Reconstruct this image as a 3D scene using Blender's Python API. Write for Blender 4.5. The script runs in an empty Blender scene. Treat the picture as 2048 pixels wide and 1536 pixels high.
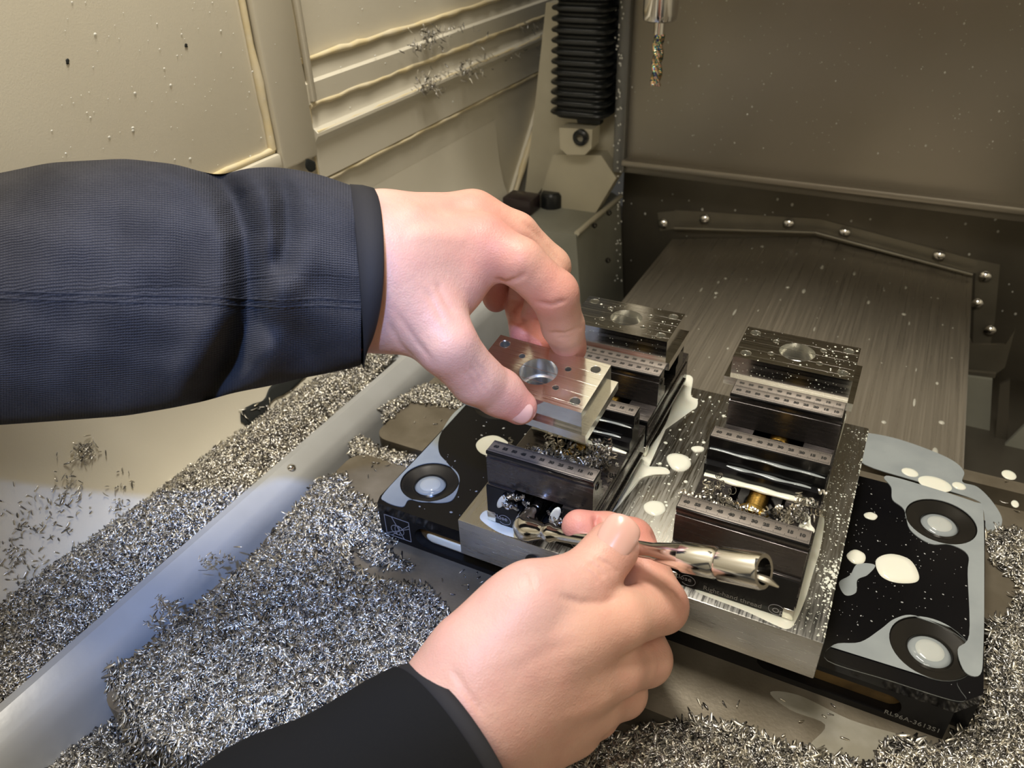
import bpy, bmesh, math, random
import numpy as np
from mathutils import Vector, Matrix
from mathutils.geometry import tessellate_polygon
random.seed(7)
RNG = np.random.default_rng(11)
S = bpy.context.scene
C = S.collection

# ------------------------------------------------------------------ camera
YAW, PITCH, ROLL, FPX, CH = -0.490743795, 0.586851215, -0.0405272182, 1564.5, 0.324
def cam_axes():
    cy, sy, cp, sp = math.cos(YAW), math.sin(YAW), math.cos(PITCH), math.sin(PITCH)
    f = Vector((sy*cp, cy*cp, -sp)); r = Vector((cy, -sy, 0)); u = r.cross(f)
    c, s = math.cos(ROLL), math.sin(ROLL)
    return c*r + s*u, -s*r + c*u, f
CR, CU, CF = cam_axes()
CO = Vector((0, 0, CH))
cam = bpy.data.cameras.new('camera'); camo = bpy.data.objects.new('camera', cam); C.objects.link(camo)
m = Matrix.Identity(4)
for i in range(3):
    m[i][0], m[i][1], m[i][2], m[i][3] = CR[i], CU[i], -CF[i], CO[i]
camo.matrix_world = m
cam.sensor_width = 36; cam.lens = FPX/2048*36; cam.clip_start = .01; cam.clip_end = 20
cam.dof.use_dof = True; cam.dof.focus_distance = .40; cam.dof.aperture_fstop = 15
S.camera = camo
def at(u, v, d):                       # point seen at photo pixel u,v at depth d metres
    return CO + CR*((u-1024)/FPX*d) + CU*(-(v-768)/FPX*d) + CF*d
def onplane(u, v, axis, val):
    r = at(u, v, 1) - CO
    t = (val - CO[axis]) / r[axis]
    return CO + r*t
def onz(u, v, z): return onplane(u, v, 2, z)
def ony(u, v, y): return onplane(u, v, 1, y)
def onx(u, v, x): return onplane(u, v, 0, x)

# ------------------------------------------------------------------ light, world, exposure
S.view_settings.view_transform = 'Standard'; S.view_settings.look = 'None'
S.view_settings.gamma = 1; S.view_settings.use_curve_mapping = False
S.view_settings.exposure = 0.0
W = bpy.data.worlds.new('world'); S.world = W; W.use_nodes = True
bg = W.node_tree.nodes['Background']; bg.inputs[0].default_value = (0.85, 0.82, 0.74, 1); bg.inputs[1].default_value = .05
def aim(o, target):
    o.rotation_euler = (Vector(target) - o.location).to_track_quat('-Z', 'Y').to_euler()
def area(name, loc, target, sx, sy, power, col):
    l = bpy.data.lights.new(name, 'AREA'); l.shape = 'RECTANGLE'; l.size = sx; l.size_y = sy; l.energy = power; l.color = col
    o = bpy.data.objects.new(name, l); C.objects.link(o); o.location = loc; aim(o, target); return o
def spot(name, loc, target, power, col, size, blend, rad):
    l = bpy.data.lights.new(name, 'SPOT'); l.energy = power; l.color = col; l.spot_size = math.radians(size); l.spot_blend = blend
    l.shadow_soft_size = rad
    o = bpy.data.objects.new(name, l); C.objects.link(o); o.location = loc; aim(o, target); return o
area('work_light', (-.20, .34, 1.05), (-.15, .38, 0), .45, .10, 11.3, (1, .93, .81))
area('door_light', (.05, -.45, .95), (-.25, .35, .05), .50, .20, 3.6, (1, .92, .79))
spot('cool_lamp', (.09, -.18, .73), (-.285, .262, -.01), 30.0, (.22, .42, 1), 25, .8, .014)

# ------------------------------------------------------------------ materials
MATS = {}
def mat(name, col, metal=0., rough=.5, bump=None, spec=.5, var=None, coat=0., alpha=1., sss=0., trans=0., ior=1.45):
    """bump: (scale, strength, dist) ; var: (scale, amount, (r,g,b) second colour)"""
    m = bpy.data.materials.new(name); m.use_nodes = True; nt = m.node_tree; N = nt.nodes; L = nt.links
    p = N['Principled BSDF']
    p.inputs['Base Color'].default_value = (*col, 1); p.inputs['Metallic'].default_value = metal
    p.inputs['Roughness'].default_value = rough; p.inputs['Specular IOR Level'].default_value = spec
    p.inputs['Coat Weight'].default_value = coat; p.inputs['Coat Roughness'].default_value = .05
    p.inputs['Alpha'].default_value = alpha; p.inputs['IOR'].default_value = ior
    p.inputs['Transmission Weight'].default_value = trans
    if sss:
        p.inputs['Subsurface Weight'].default_value = sss
        p.inputs['Subsurface Radius'].default_value = (1, .35, .2); p.inputs['Subsurface Scale'].default_value = .004
    tc = N.new('ShaderNodeTexCoord')
    if var:
        n = N.new('ShaderNodeTexNoise'); n.inputs['Scale'].default_value = var[0]; n.inputs['Detail'].default_value = 6
        L.new(tc.outputs['Object'], n.inputs['Vector'])
        r = N.new('ShaderNodeMapRange'); r.inputs[1].default_value = .38; r.inputs[2].default_value = .66
        r.inputs[4].default_value = var[1]; L.new(n.outputs[0], r.inputs[0])
        x = N.new('ShaderNodeMix'); x.data_type = 'RGBA'; x.inputs[6].default_value = (*col, 1); x.inputs[7].default_value = (*var[2], 1)
        L.new(r.outputs[0], x.inputs[0]); L.new(x.outputs[2], p.inputs['Base Color'])
    if bump:
        n = N.new('ShaderNodeTexNoise'); n.inputs['Scale'].default_value = bump[0]; n.inputs['Detail'].default_value = 4
        L.new(tc.outputs['Object'], n.inputs['Vector'])
        b = N.new('ShaderNodeBump'); b.inputs['Strength'].default_value = bump[1]; b.inputs['Distance'].default_value = bump[2]
        L.new(n.outputs[0], b.inputs['Height']); L.new(b.outputs[0], p.inputs['Normal'])
    MATS[name] = m
    return m
def brushed(m, axis, scale=900, stretch=.02, strength=.25, dist=.0002, colvar=.25):
    """streaks that run along the given object axis: relief and tone"""
    nt = m.node_tree; N = nt.nodes; L = nt.links; p = N['Principled BSDF']
    tc = N.new('ShaderNodeTexCoord'); mp = N.new('ShaderNodeMapping')
    sc = [1, 1, 1]; sc[axis] = stretch; mp.inputs['Scale'].default_value = sc
    L.new(tc.outputs['Object'], mp.inputs[0])
    n = N.new('ShaderNodeTexNoise'); n.inputs['Scale'].default_value = scale; n.inputs['Detail'].default_value = 3
    L.new(mp.outputs[0], n.inputs['Vector'])
    b = N.new('ShaderNodeBump'); b.inputs['Strength'].default_value = strength; b.inputs['Distance'].default_value = dist
    L.new(n.outputs[0], b.inputs['Height']); L.new(b.outputs[0], p.inputs['Normal'])
    r = N.new('ShaderNodeMapRange'); r.inputs[1].default_value = .35; r.inputs[2].default_value = .65
    r.inputs[3].default_value = p.inputs['Roughness'].default_value*.75; r.inputs[4].default_value = p.inputs['Roughness'].default_value*1.4
    L.new(n.outputs[0], r.inputs[0]); L.new(r.outputs[0], p.inputs['Roughness'])
    if colvar:
        src = p.inputs['Base Color'].links[0].from_socket if p.inputs['Base Color'].links else None
        x = N.new('ShaderNodeMix'); x.data_type = 'RGBA'; x.blend_type = 'MULTIPLY'
        r2 = N.new('ShaderNodeMapRange'); r2.inputs[1].default_value = .3; r2.inputs[2].default_value = .7
        r2.inputs[3].default_value = 1-colvar; r2.inputs[4].default_value = 1
        L.new(n.outputs[0], r2.inputs[0])
        cb = N.new('ShaderNodeCombineColor')
        for i in range(3): L.new(r2.outputs[0], cb.inputs[i])
        x.inputs[0].default_value = 1
        if src: L.new(src, x.inputs[6])
        else: x.inputs[6].default_value = p.inputs['Base Color'].default_value
        L.new(cb.outputs[0], x.inputs[7]); L.new(x.outputs[2], p.inputs['Base Color'])
    return m

CREAM = mat('cream_paint', (.66, .62, .51), 0, .38, (900, .12, .0006), var=(7, .35, (.54, .49, .38)))
CREAM2 = mat('cream_casting', (.56, .52, .40), 0, .35, (300, .1, .001), var=(14, .5, (.40, .37, .28)))
CAULK = mat('yellowed_sealant', (.66, .55, .32), 0, .45, (200, .2, .001), var=(60, .7, (.66, .60, .46)))
LIP = mat('lip_steel', (.44, .45, .45), .1, .35, (250, .1, .0008), var=(20, .5, (.33, .33, .32)))
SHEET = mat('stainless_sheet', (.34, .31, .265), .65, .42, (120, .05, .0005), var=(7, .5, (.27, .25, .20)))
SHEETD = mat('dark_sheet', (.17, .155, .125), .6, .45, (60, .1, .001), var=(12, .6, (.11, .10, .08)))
ROOFM = brushed(mat('scratched_cover', (.38, .34, .275), .65, .34, var=(5, .7, (.36, .325, .27))), 1, 700, .012, .10, .0001, .14)
TABLE = mat('table_iron', (.17, .145, .105), .55, .45, (500, .25, .0004), var=(35, .9, (.25, .22, .17)))
BLACKP = mat('black_plate', (.004, .004, .005), 0, .11, spec=.35)
BLACKM = mat('black_recess', (.022, .020, .017), .3, .25, spec=.4)
GUN = brushed(mat('gunmetal', (.125, .115, .115), .85, .22, var=(45, .5, (.15, .135, .13))), 0, 900, .10, .06, .0001, .08)
GUND = mat('vise_black', (.010, .010, .011), .2, .18, (300, .06, .0003), spec=.45)
BRASS = mat('brass', (.62, .40, .10), .95, .3, (300, .1, .0003), var=(90, .7, (.30, .18, .05)))
BRONZE = mat('bronze_tint', (.26, .17, .07), .5, .4, (200, .1, .0003), var=(90, .8, (.12, .08, .04)))
ALU = brushed(mat('aluminium', (.66, .66, .66), 1., .34), 0, 1500, .05, .12, .0001, .10)
ALUTOP = brushed(mat('aluminium_machined', (.45, .44, .41), 1., .30, var=(25, .35, (.36, .35, .32))), 1, 1100, .05, .05, .0001, .06)
ALUP = brushed(mat('aluminium_part', (.83, .82, .79), 1., .15), 0, 900, .006, .10, .00012, .10)
ALUB = mat('aluminium_bore', (.92, .91, .84), .92, .24, (2500, .1, .0002))
CHROME = mat('chrome', (.86, .85, .84), 1., .10)
SCALE = mat('scale_steel', (.30, .27, .25), .7, .42, (1500, .1, .0002))
INK = mat('dark_ink', (.015, .014, .013), 0, .6)
ETCH = mat('etched_grey', (.33, .33, .36), 0, .6)
ETCH2 = mat('etched_dim', (.22, .215, .21), 0, .6)
RUBBER = mat('black_rubber', (.012, .014, .015), 0, .28, (200, .1, .001))
MILK = mat('coolant_milk', (.80, .80, .70), 0, .09, spec=.5, sss=.15)
FILM = mat('coolant_film', (.30, .33, .34), 0, .07, spec=.5, var=(40, .6, (.22, .245, .26)))
POOL = mat('pool_milk', (.46, .48, .46), 0, .10, spec=.5, sss=.1)
WATER = mat('coolant_drop', (.82, .83, .78), 0, .05, spec=.6, alpha=.75)
GREEN = mat('grey_green_paint', (.30, .30, .25), 0, .5, (200, .1, .001), var=(20, .5, (.22, .22, .18)))
CHIPS = mat('aluminium_chips', (.72, .71, .69), .95, .30)
def chipmat(m):
    nt = m.node_tree; N = nt.nodes; L = nt.links; p = N['Principled BSDF']
    g = N.new('ShaderNodeNewGeometry'); r = N.new('ShaderNodeValToRGB')
    e = r.color_ramp.elements; e[0].color = (.12, .115, .11, 1); e[1].color = (.86, .85, .82, 1)
    n = e.new(.35); n.color = (.38, .37, .36, 1); n = e.new(.8); n.color = (.72, .67, .55, 1)
    L.new(g.outputs['Random Per Island'], r.inputs[0]); L.new(r.outputs[0], p.inputs['Base Color'])
    mr = N.new('ShaderNodeMapRange'); mr.inputs[3].default_value = .18; mr.inputs[4].default_value = .45
    L.new(g.outputs['Random Per Island'], mr.inputs[0]); L.new(mr.outputs[0], p.inputs['Roughness'])
chipmat(CHIPS)
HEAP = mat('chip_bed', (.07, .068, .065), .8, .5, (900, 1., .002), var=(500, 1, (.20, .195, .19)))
MILL = mat('mill_coating', (.25, .12, .2), 1., .2)
def rainbow(m):
    nt = m.node_tree; N = nt.nodes; L = nt.links; p = N['Principled BSDF']
    tc = N.new('ShaderNodeTexCoord'); n = N.new('ShaderNodeTexNoise'); n.inputs['Scale'].default_value = 420
    L.new(tc.outputs['Object'], n.inputs[0]); r = N.new('ShaderNodeValToRGB'); e = r.color_ramp.elements
    e[0].position = .3; e[0].color = (.08, .03, .12, 1); e[1].position = .72; e[1].color = (.9, .3, .35, 1)
    for q, c in ((.40, (.10, .12, .35)), (.46, (.06, .35, .25)), (.52, (.95, .70, .20)), (.58, (.95, .40, .55)), (.65, (.25, .7, .4))):
        k = e.new(q); k.color = (*c, 1)
    L.new(n.outputs[0], r.inputs[0]); L.new(r.outputs[0], p.inputs['Base Color'])
rainbow(MILL)
def skinmat(name, c1, c2):
    m = mat(name, c1, 0, .46, sss=.22, spec=.4); nt = m.node_tree; N = nt.nodes; L = nt.links; p = N['Principled BSDF']
    a = N.new('ShaderNodeAttribute'); a.attribute_name = 'flush'
    tc = N.new('ShaderNodeTexCoord'); n = N.new('ShaderNodeTexNoise'); n.inputs['Scale'].default_value = 70; n.inputs['Detail'].default_value = 5
    L.new(tc.outputs['Object'], n.inputs[0])
    ad = N.new('ShaderNodeMath'); ad.operation = 'MULTIPLY_ADD'; ad.inputs[1].default_value = .7; 
    L.new(n.outputs[0], ad.inputs[0]); L.new(a.outputs['Fac'], ad.inputs[2])
    mr = N.new('ShaderNodeMapRange'); mr.inputs[1].default_value = .25; mr.inputs[2].default_value = 1.25; L.new(ad.outputs[0], mr.inputs[0])
    x = N.new('ShaderNodeMix'); x.data_type = 'RGBA'; x.inputs[6].default_value = (*c1, 1); x.inputs[7].default_value = (*c2, 1)
    L.new(mr.outputs[0], x.inputs[0]); L.new(x.outputs[2], p.inputs['Base Color'])
    v = N.new('ShaderNodeTexVoronoi'); v.inputs['Scale'].default_value = 1100; L.new(tc.outputs['Object'], v.inputs[0])
    n2 = N.new('ShaderNodeTexNoise'); n2.inputs['Scale'].default_value = 260; n2.inputs['Detail'].default_value = 5; L.new(tc.outputs['Object'], n2.inputs[0])
    s2 = N.new('ShaderNodeMath'); s2.operation = 'MULTIPLY_ADD'; s2.inputs[1].default_value = .35
    L.new(v.outputs[0], s2.inputs[0]); L.new(n2.outputs[0], s2.inputs[2])
    b = N.new('ShaderNodeBump'); b.inputs['Strength'].default_value = .35; b.inputs['Distance'].default_value = .0007
    L.new(s2.outputs[0], b.inputs['Height']); L.new(b.outputs[0], p.inputs['Normal'])
    return m
SKIN = skinmat('skin', (.68, .40, .305), (.63, .24, .20))
NAIL = mat('nail', (.74, .43, .36), 0, .25, sss=.15)
def knitmat():
    m = mat('knit_fabric', (.030, .034, .046), 0, .95, spec=.1); nt = m.node_tree; N = nt.nodes; L = nt.links; p = N['Principled BSDF']
    p.inputs['Sheen Weight'].default_value = .03; p.inputs['Sheen Roughness'].default_value = .5
    uv = N.new('ShaderNodeUVMap'); uv.uv_map = 'uv'
    sp = N.new('ShaderNodeSeparateXYZ'); L.new(uv.outputs[0], sp.inputs[0])
    def math_(op, a, b=None, c=None):
        k = N.new('ShaderNodeMath'); k.operation = op
        for i, z in enumerate((a, b, c)):
            if z is None: continue
            if isinstance(z, (int, float)): k.inputs[i].default_value = z
            else: L.new(z, k.inputs[i])
        return k.outputs[0]
    n = N.new('ShaderNodeTexNoise'); n.inputs['Scale'].default_value = 120; L.new(uv.outputs[0], n.inputs[0])
    wob = math_('MULTIPLY', n.outputs[0], 4.0)
    row = math_('ABSOLUTE', math_('SINE', math_('ADD', math_('MULTIPLY', sp.outputs[1], math.pi/.00112), wob)))
    tri = math_('ABSOLUTE', math_('SINE', math_('ADD', math_('MULTIPLY', sp.outputs[0], math.pi/.00125), math_('MULTIPLY', row, 1.3))))
    h = math_('MULTIPLY', math_('POWER', row, .6), math_('ADD', math_('MULTIPLY', tri, .5), .5))
    n3 = N.new('ShaderNodeTexNoise'); n3.inputs['Scale'].default_value = 900; L.new(uv.outputs[0], n3.inputs[0])
    h2 = math_('ADD', h, math_('MULTIPLY', n3.outputs[0], .5))
    b = N.new('ShaderNodeBump'); b.inputs['Strength'].default_value = .8; b.inputs['Distance'].default_value = .0008
    L.new(h2, b.inputs['Height']); L.new(b.outputs[0], p.inputs['Normal'])
    x = N.new('ShaderNodeMix'); x.data_type = 'RGBA'; x.inputs[6].default_value = (.009, .009, .011, 1); x.inputs[7].default_value = (.064, .062, .066, 1)
    n4 = N.new('ShaderNodeTexNoise'); n4.inputs['Scale'].default_value = 28; n4.inputs['Detail'].default_value = 6; L.new(uv.outputs[0], n4.inputs[0])
    L.new(math_('MULTIPLY', h2, math_('MULTIPLY', n4.outputs[0], 1.5)), x.inputs[0]); L.new(x.outputs[2], p.inputs['Base Color'])
    return m
KNIT = knitmat()
CUFF = mat('cuff_binding', (.022, .021, .022), 0, .75, (700, .15, .0004), spec=.25)

# ------------------------------------------------------------------ helpers
def tag(o, label=None, cat=None, group=None, kind=None):
    if label: o['label'] = label
    if cat: o['category'] = cat
    if group: o['group'] = group
    if kind: o['kind'] = kind
    return o
def empty(name, loc, label, cat, group=None):
    o = bpy.data.objects.new(name, None); o.empty_display_size = .01; C.objects.link(o); o.location = loc
    return tag(o, label, cat, group)
def put(name, me, mt, parent=None, smooth=False):
    o = bpy.data.objects.new(name, me); C.objects.link(o)
    if mt is not None:
        for x in (mt if isinstance(mt, (list, tuple)) else [mt]): me.materials.append(x)
    if parent is not None:
        bpy_m = parent.matrix_basis.copy()
        o.parent = parent; o.matrix_parent_inverse = bpy_m.inverted()
    if smooth:
        me.polygons.foreach_set('use_smooth', [True]*len(me.polygons))
    me.update()
    return o
def mesh(name, vs, fs):
    me = bpy.data.meshes.new(name); me.from_pydata([tuple(v) for v in vs], [], fs); me.validate(); me.update(); return me
def from_bm(name, bm, mt, parent=None, smooth=False):
    bmesh.ops.recalc_face_normals(bm, faces=bm.faces)
    me = bpy.data.meshes.new(name); bm.to_mesh(me); bm.free()
    return put(name, me, mt, parent, smooth)
def sharp(o, ang=35):
    me = o.data; me.polygons.foreach_set('use_smooth', [True]*len(me.polygons))
    me.set_sharp_from_angle(angle=math.radians(ang)); return o
def add_box(bm, x0, x1, y0, y1, z0, z1, bev=0, seg=2):
    r = bmesh.ops.create_cube(bm, size=1); vs = r['verts']
    for v in vs:
        v.co = Vector(((x0+x1)/2+v.co.x*(x1-x0), (y0+y1)/2+v.co.y*(y1-y0), (z0+z1)/2+v.co.z*(z1-z0)))
    if bev:
        es = list({e for v in vs for e in v.link_edges})
        bmesh.ops.bevel(bm, geom=es, offset=bev, segments=seg, affect='EDGES', profile=.5)
    return bm
def box(name, x0, x1, y0, y1, z0, z1, mt, parent=None, bev=.0006):
    bm = bmesh.new(); add_box(bm, x0, x1, y0, y1, z0, z1, bev); return sharp(from_bm(name, bm, mt, parent))
def prism(bm, outline, holes, f0, f1, caps=True):
    """outline/holes: lists of 2-D points; f0, f1 map a 2-D point to the two end positions"""
    loops = [outline]+list(holes)
    flat = [Vector((p[0], p[1], 0)) for l in loops for p in l]
    tris = tessellate_polygon([[Vector((p[0], p[1], 0)) for p in l] for l in loops])
    A = [bm.verts.new(f0(p)) for p in flat]; B = [bm.verts.new(f1(p)) for p in flat]
    def nf(v):
        try: bm.faces.new(v)
        except ValueError: pass
    if caps:
        for t in tris:
            nf([A[i] for i in t]); nf([B[i] for i in reversed(t)])
    k = 0
    for l in loops:
        n = len(l)
        for i in range(n):
            j = (i+1) % n; nf([A[k+i], A[k+j], B[k+j], B[k+i]])
        k += n
def circ(cx, cy, r, n=32, ry=None):
    return [(cx+r*math.cos(2*math.pi*i/n), cy+(ry or r)*math.sin(2*math.pi*i/n)) for i in range(n)]
def lathe(name, prof, origin, axis, mt, parent=None, n=40, close=False):
    """prof: (radius, height) along axis"""
    a = Vector(axis).normalized(); q = Vector((0, 0, 1)).rotation_difference(a).to_matrix()
    vs, fs = [], []
    for r, h in prof:
        for i in range(n):
            t = 2*math.pi*i/n; vs.append(Vector(origin)+q@Vector((r*math.cos(t), r*math.sin(t), h)))
    for k in range(len(prof)-1):
        for i in range(n):
            j = (i+1) % n; fs.append((k*n+i, k*n+j, (k+1)*n+j, (k+1)*n+i))
    if close: fs.append(tuple(range(n))[::-1]); fs.append(tuple(range((len(prof)-1)*n, len(prof)*n)))
    bm = bmesh.new(); me = mesh(name, vs, fs); bm.from_mesh(me)
    return sharp(from_bm(name, bm, mt, parent), 40)
def tube(name, pts, rads, mt, parent=None, n=20, cap=True, flat=None):
    """smooth tube through pts (catmull-rom resampled by the caller)"""
    pts = [Vector(p) for p in pts]; vs, fs = [], []
    up = None
    for i, p in enumerate(pts):
        t = (pts[min(i+1, len(pts)-1)]-pts[max(i-1, 0)]).normalized()
        if up is None: up = t.orthogonal().normalized()
        up = (up - t*up.dot(t)).normalized(); sd = t.cross(up)
        r = rads[i] if hasattr(rads, '__len__') else rads
        for k in range(n):
            a = 2*math.pi*k/n; vs.append(p+(up*math.cos(a)+sd*math.sin(a))*r)
    for i in range(len(pts)-1):
        for k in range(n):
            j = (k+1) % n; fs.append((i*n+k, i*n+j, (i+1)*n+j, (i+1)*n+k))
    if cap: fs.append(tuple(range(n))[::-1]); fs.append(tuple(range((len(pts)-1)*n, len(pts)*n)))
    bm = bmesh.new(); bm.from_mesh(mesh(name, vs, fs)); return sharp(from_bm(name, bm, mt, parent), 50)
def spline(pts, k=8):
    P = [Vector(p) for p in pts]; out = []
    for i in range(len(P)-1):
        a, b, c, d = P[max(i-1, 0)], P[i], P[i+1], P[min(i+2, len(P)-1)]
        for s in range(k):
            t = s/k; out.append(.5*((2*b)+(c-a)*t+(2*a-5*b+4*c-d)*t*t+(3*b-a-3*c+d)*t**3))
    out.append(P[-1]); return out
def text_mesh(name, s, size, M4, mt, parent, ext=.00005, bold=0.):
    cu = bpy.data.curves.new(name, 'FONT'); cu.body = s; cu.size = size; cu.extrude = ext; cu.offset = bold
    cu.align_x = 'LEFT'; cu.resolution_u = 3
    o = bpy.data.objects.new(name, cu); C.objects.link(o)
    dg = bpy.context.evaluated_depsgraph_get(); me = bpy.data.meshes.new_from_object(o.evaluated_get(dg))
    bpy.data.objects.remove(o); me.transform(M4)
    if mt is None: return me
    return put(name, me, mt, parent)
def frame4(o, ex, ey, ez):
    M4 = Matrix.Identity(4)
    for i in range(3): M4[i][0], M4[i][1], M4[i][2], M4[i][3] = ex[i], ey[i], ez[i], o[i]
    return M4

# ================================================================== SETTING
XW = -.43
# left wall: cream sheet with a pressed frame and long ledges running along it
bm = bmesh.new()
prof = [(-.16, 0), (.112, 0), (.115, .004), (.143, .004), (.147, .006), (.150, .0085), (.1525, .0085), (.156, .005), (.160, .0035), (.171, .003),
        (.174, .005), (.189, .0055), (.191, .003), (.203, .001), (.206, -.002), (.75, -.002)]
wl = []
y0, y1 = .482, .94
vs, fs = [], []
for z, dx in prof:
    vs += [(XW+dx, y0, z), (XW+dx, y1, z)]
for i in range(len(prof)-1): fs.append((2*i, 2*i+1, 2*i+3, 2*i+2))
# side returns of ledges at y0
n0 = len(vs)
vs += [(XW-.004, y0, z) for z, dx in prof]
for i in range(len(prof)-1): fs.append((2*i, 2*i+2, n0+i+1, n0+i))
wall = put('wall_left', mesh('wall_left', vs, fs), CREAM); sharp(wall, 20); tag(wall, kind='structure', label='cream painted left wall of the machine enclosure with pressed ledges')
w2 = box('wall_panel', XW-.02, XW, -.35, .433, -.16, .75, CREAM, wall, .001)
w3 = box('wall_panel', XW-.02, XW-.001, .433, .4825, -.16, .75, CREAM, wall, .0005)
# pressed frame: upright post and cross bar with rounded edges
box('wall_frame', XW-.001, XW+.007, .441, .4815, .135, .75, CREAM, wall, .003)
box('wall_frame', XW-.001, XW+.006, -.35, .4415, .135, .149, CREAM, wall, .003)
def bead(pts, r, mt=CAULK, parent=wall, name='sealant_bead'):
    P = [Vector(p) for p in pts]; out = []
    for a, b in zip(P[:-1], P[1:]):
        k = max(2, int((b-a).length/.012)); out += [a+(b-a)*(i/k) for i in range(k)]
    out.append(P[-1]); out = [p+Vector((random.uniform(-.0003, .0003), random.uniform(-.0006, .0006), random.uniform(-.0006, .0006))) for p in out]
    return tube(name, out, [r*random.uniform(.75, 1.25) for _ in out], mt, parent, 8)
bead([(XW+.001, .438, .75), (XW+.001, .438, .152)], .0028)
bead([(XW+.001, .438, .151), (XW+.001, .0, .151)], .0024)
bead([(XW+.002, .483, .75), (XW+.002, .483, .112)], .0018)
bead([(XW+.002, .484, .2055), (XW+.002, .93, .2055)], .0024)
bead([(XW+.004, .484, .173), (XW+.004, .93, .173)], .0022)
bead([(XW+.007, .484, .153), (XW+.007, .93, .153)], .0012)
bead([(XW+.002, .484, .112), (XW+.002, .93, .112)], .0020)
box('wall_frame', XW+.004, XW+.0085, .4835, .4885, .176, .75, CREAM, wall, .001)
# worn black patches (holes in the sheet and paint flaked to black), real thin flakes set on the wall
def blot(name, pts3, mt, parent=None, th=.0006, nrm=None):
    """closed outline of 3-D points -> slightly domed plate"""
    P = [Vector(p) for p in pts3]; c = sum(P, Vector())/len(P)
    n = Vector(nrm)
    vs = [p for p in P]+[c+(p-c)*.93+n*th*.75 for p in P]+[c+(p-c)*.6+n*th for p in P]+[c+n*th*1.02]
    N = len(P); fs = []
    for i in range(N):
        j = (i+1) % N; fs += [(i, j, N+j, N+i), (N+i, N+j, 2*N+j, 2*N+i), (2*N+i, 2*N+j, 3*N)]
    return sharp(put(name, mesh(name, vs, fs), mt, parent), 60)
def smooth_loop(P, k=6, jit=0., closed=True):
    out = []; n = len(P)
    for i in range(n):
        a, b, c, d = [Vector((*P[(i+q) % n], 0)) for q in (-1, 0, 1, 2)]
        for s in range(k):
            t = s/k; v = .5*((2*b)+(c-a)*t+(2*a-5*b+4*c-d)*t*t+(3*b-a-3*c+d)*t**3)
            out.append((v.x+random.uniform(-jit, jit), v.y+random.uniform(-jit, jit)))
    return out
LF = [(XW+.0004, .085), (-.4285, .060), (-.4265, .035), (-.422, .010), (-.414, -.010), (-.404, -.026), (-.398, -.032)]
def onfoot(u, v, off=.0012):
    """where the ray meets the wall or its curved foot"""
    p = onx(u, v, XW)
    if p.z > .085: return p+Vector((off, 0, 0))
    lo, hi = XW, -.398
    zs = [q[1] for q in LF][::-1]; xs = [q[0] for q in LF][::-1]
    for _ in range(24):
        mid = (lo+hi)/2; p = onx(u, v, mid)
        if p.z < np.interp(mid, [q[0] for q in LF], [q[1] for q in LF]): lo = mid
        else: hi = mid
    return onx(u, v, (lo+hi)/2+off)
DARKHOLE = mat('flaked_black', (.012, .014, .013), 0, .7)
for L_ in ([(612, 318), (628, 322), (632, 330), (630, 340), (622, 344), (612, 336)], [(700, 312), (702, 316), (694, 326), (690, 326)],
           [(766, 270), (768, 275), (765, 278), (763, 274)], [(657, 285), (660, 285), (659, 294), (656, 294)],
           [(132, 118), (138, 118), (137, 128), (133, 128)], [(370, 88), (374, 88), (375, 94), (370, 94)]):
    blot('flaked_spot', [onx(u, v, XW+.0005 if u > 640 else XW+.0072 if u > 600 else XW+.0003) for u, v in smooth_loop(L_, 3, .8)], DARKHOLE, wall, .0004, (1, 0, 0))
for L_ in ([(480, 838), (490, 815), (525, 800), (545, 770), (600, 742), (612, 752), (575, 785), (545, 800), (520, 838), (496, 850)],):
    blot('flaked_spot', [onfoot(u, v, .0010) for u, v in smooth_loop(L_, 4, 1.5)], DARKHOLE, wall, .0005, (1, 0, .4))
for L_ in ([(745, 722), (775, 700), (770, 720), (735, 760), (715, 775), (712, 762)], [(688, 748), (712, 722), (738, 700), (725, 722), (700, 750)]):
    blot('flaked_spot', [onfoot(u, v, .0012) for u, v in smooth_loop(L_, 4, 1.2)], DARKHOLE, wall, .0005, (1, 0, .6))

# sheet-metal trough and lip along the wall foot
ZL = -.02
vs, fs = [], []
lf = [(XW+.0004, .085), (-.4285, .060), (-.4265, .035), (-.422, .010), (-.414, -.010), (-.404, -.026), (-.398, -.032)]
fv = [(x, y, z) for x, z in lf for y in (-.30, .79)]
sharp(put('wall_foot', mesh('wall_foot', fv, [(2*i, 2*i+1, 2*i+3, 2*i+2) for i in range(len(lf)-1)]), CREAM, wall), 60)
lp = [(-.400, -.031), (-.352, -.030), (-.3485, -.0195), (-.343, -.0188), (-.333, -.0245), (-.3305, -.027), (-.3265, -.036), (-.3265, -.15), (-.340, -.15)]
for x, z in lp: vs += [(x, -.30, z), (x, .79, z)]
for i in range(len(lp)-1): fs.append((2*i, 2*i+1, 2*i+3, 2*i+2))
trim = put('trim_1', mesh('trim_1', vs, fs), LIP); sharp(trim, 30); tag(trim, kind='structure', label='folded steel lip and chip trough along the wall foot')
p = onz(582, 934, -.021)
lathe('rivet', [(.0035, 0), (.0033, .001), (.0022, .002), (.0006, .0025)], p+Vector((0, 0, -.001)), (.35, 0, 1), CHROME, trim, 20)

# machine bed below the table
fl = box('floor', -.46, .60, -.30, 1.2, -.18, -.16, SHEETD, None, .002); tag(fl, kind='structure', label='dark machine bed under the table')

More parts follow.
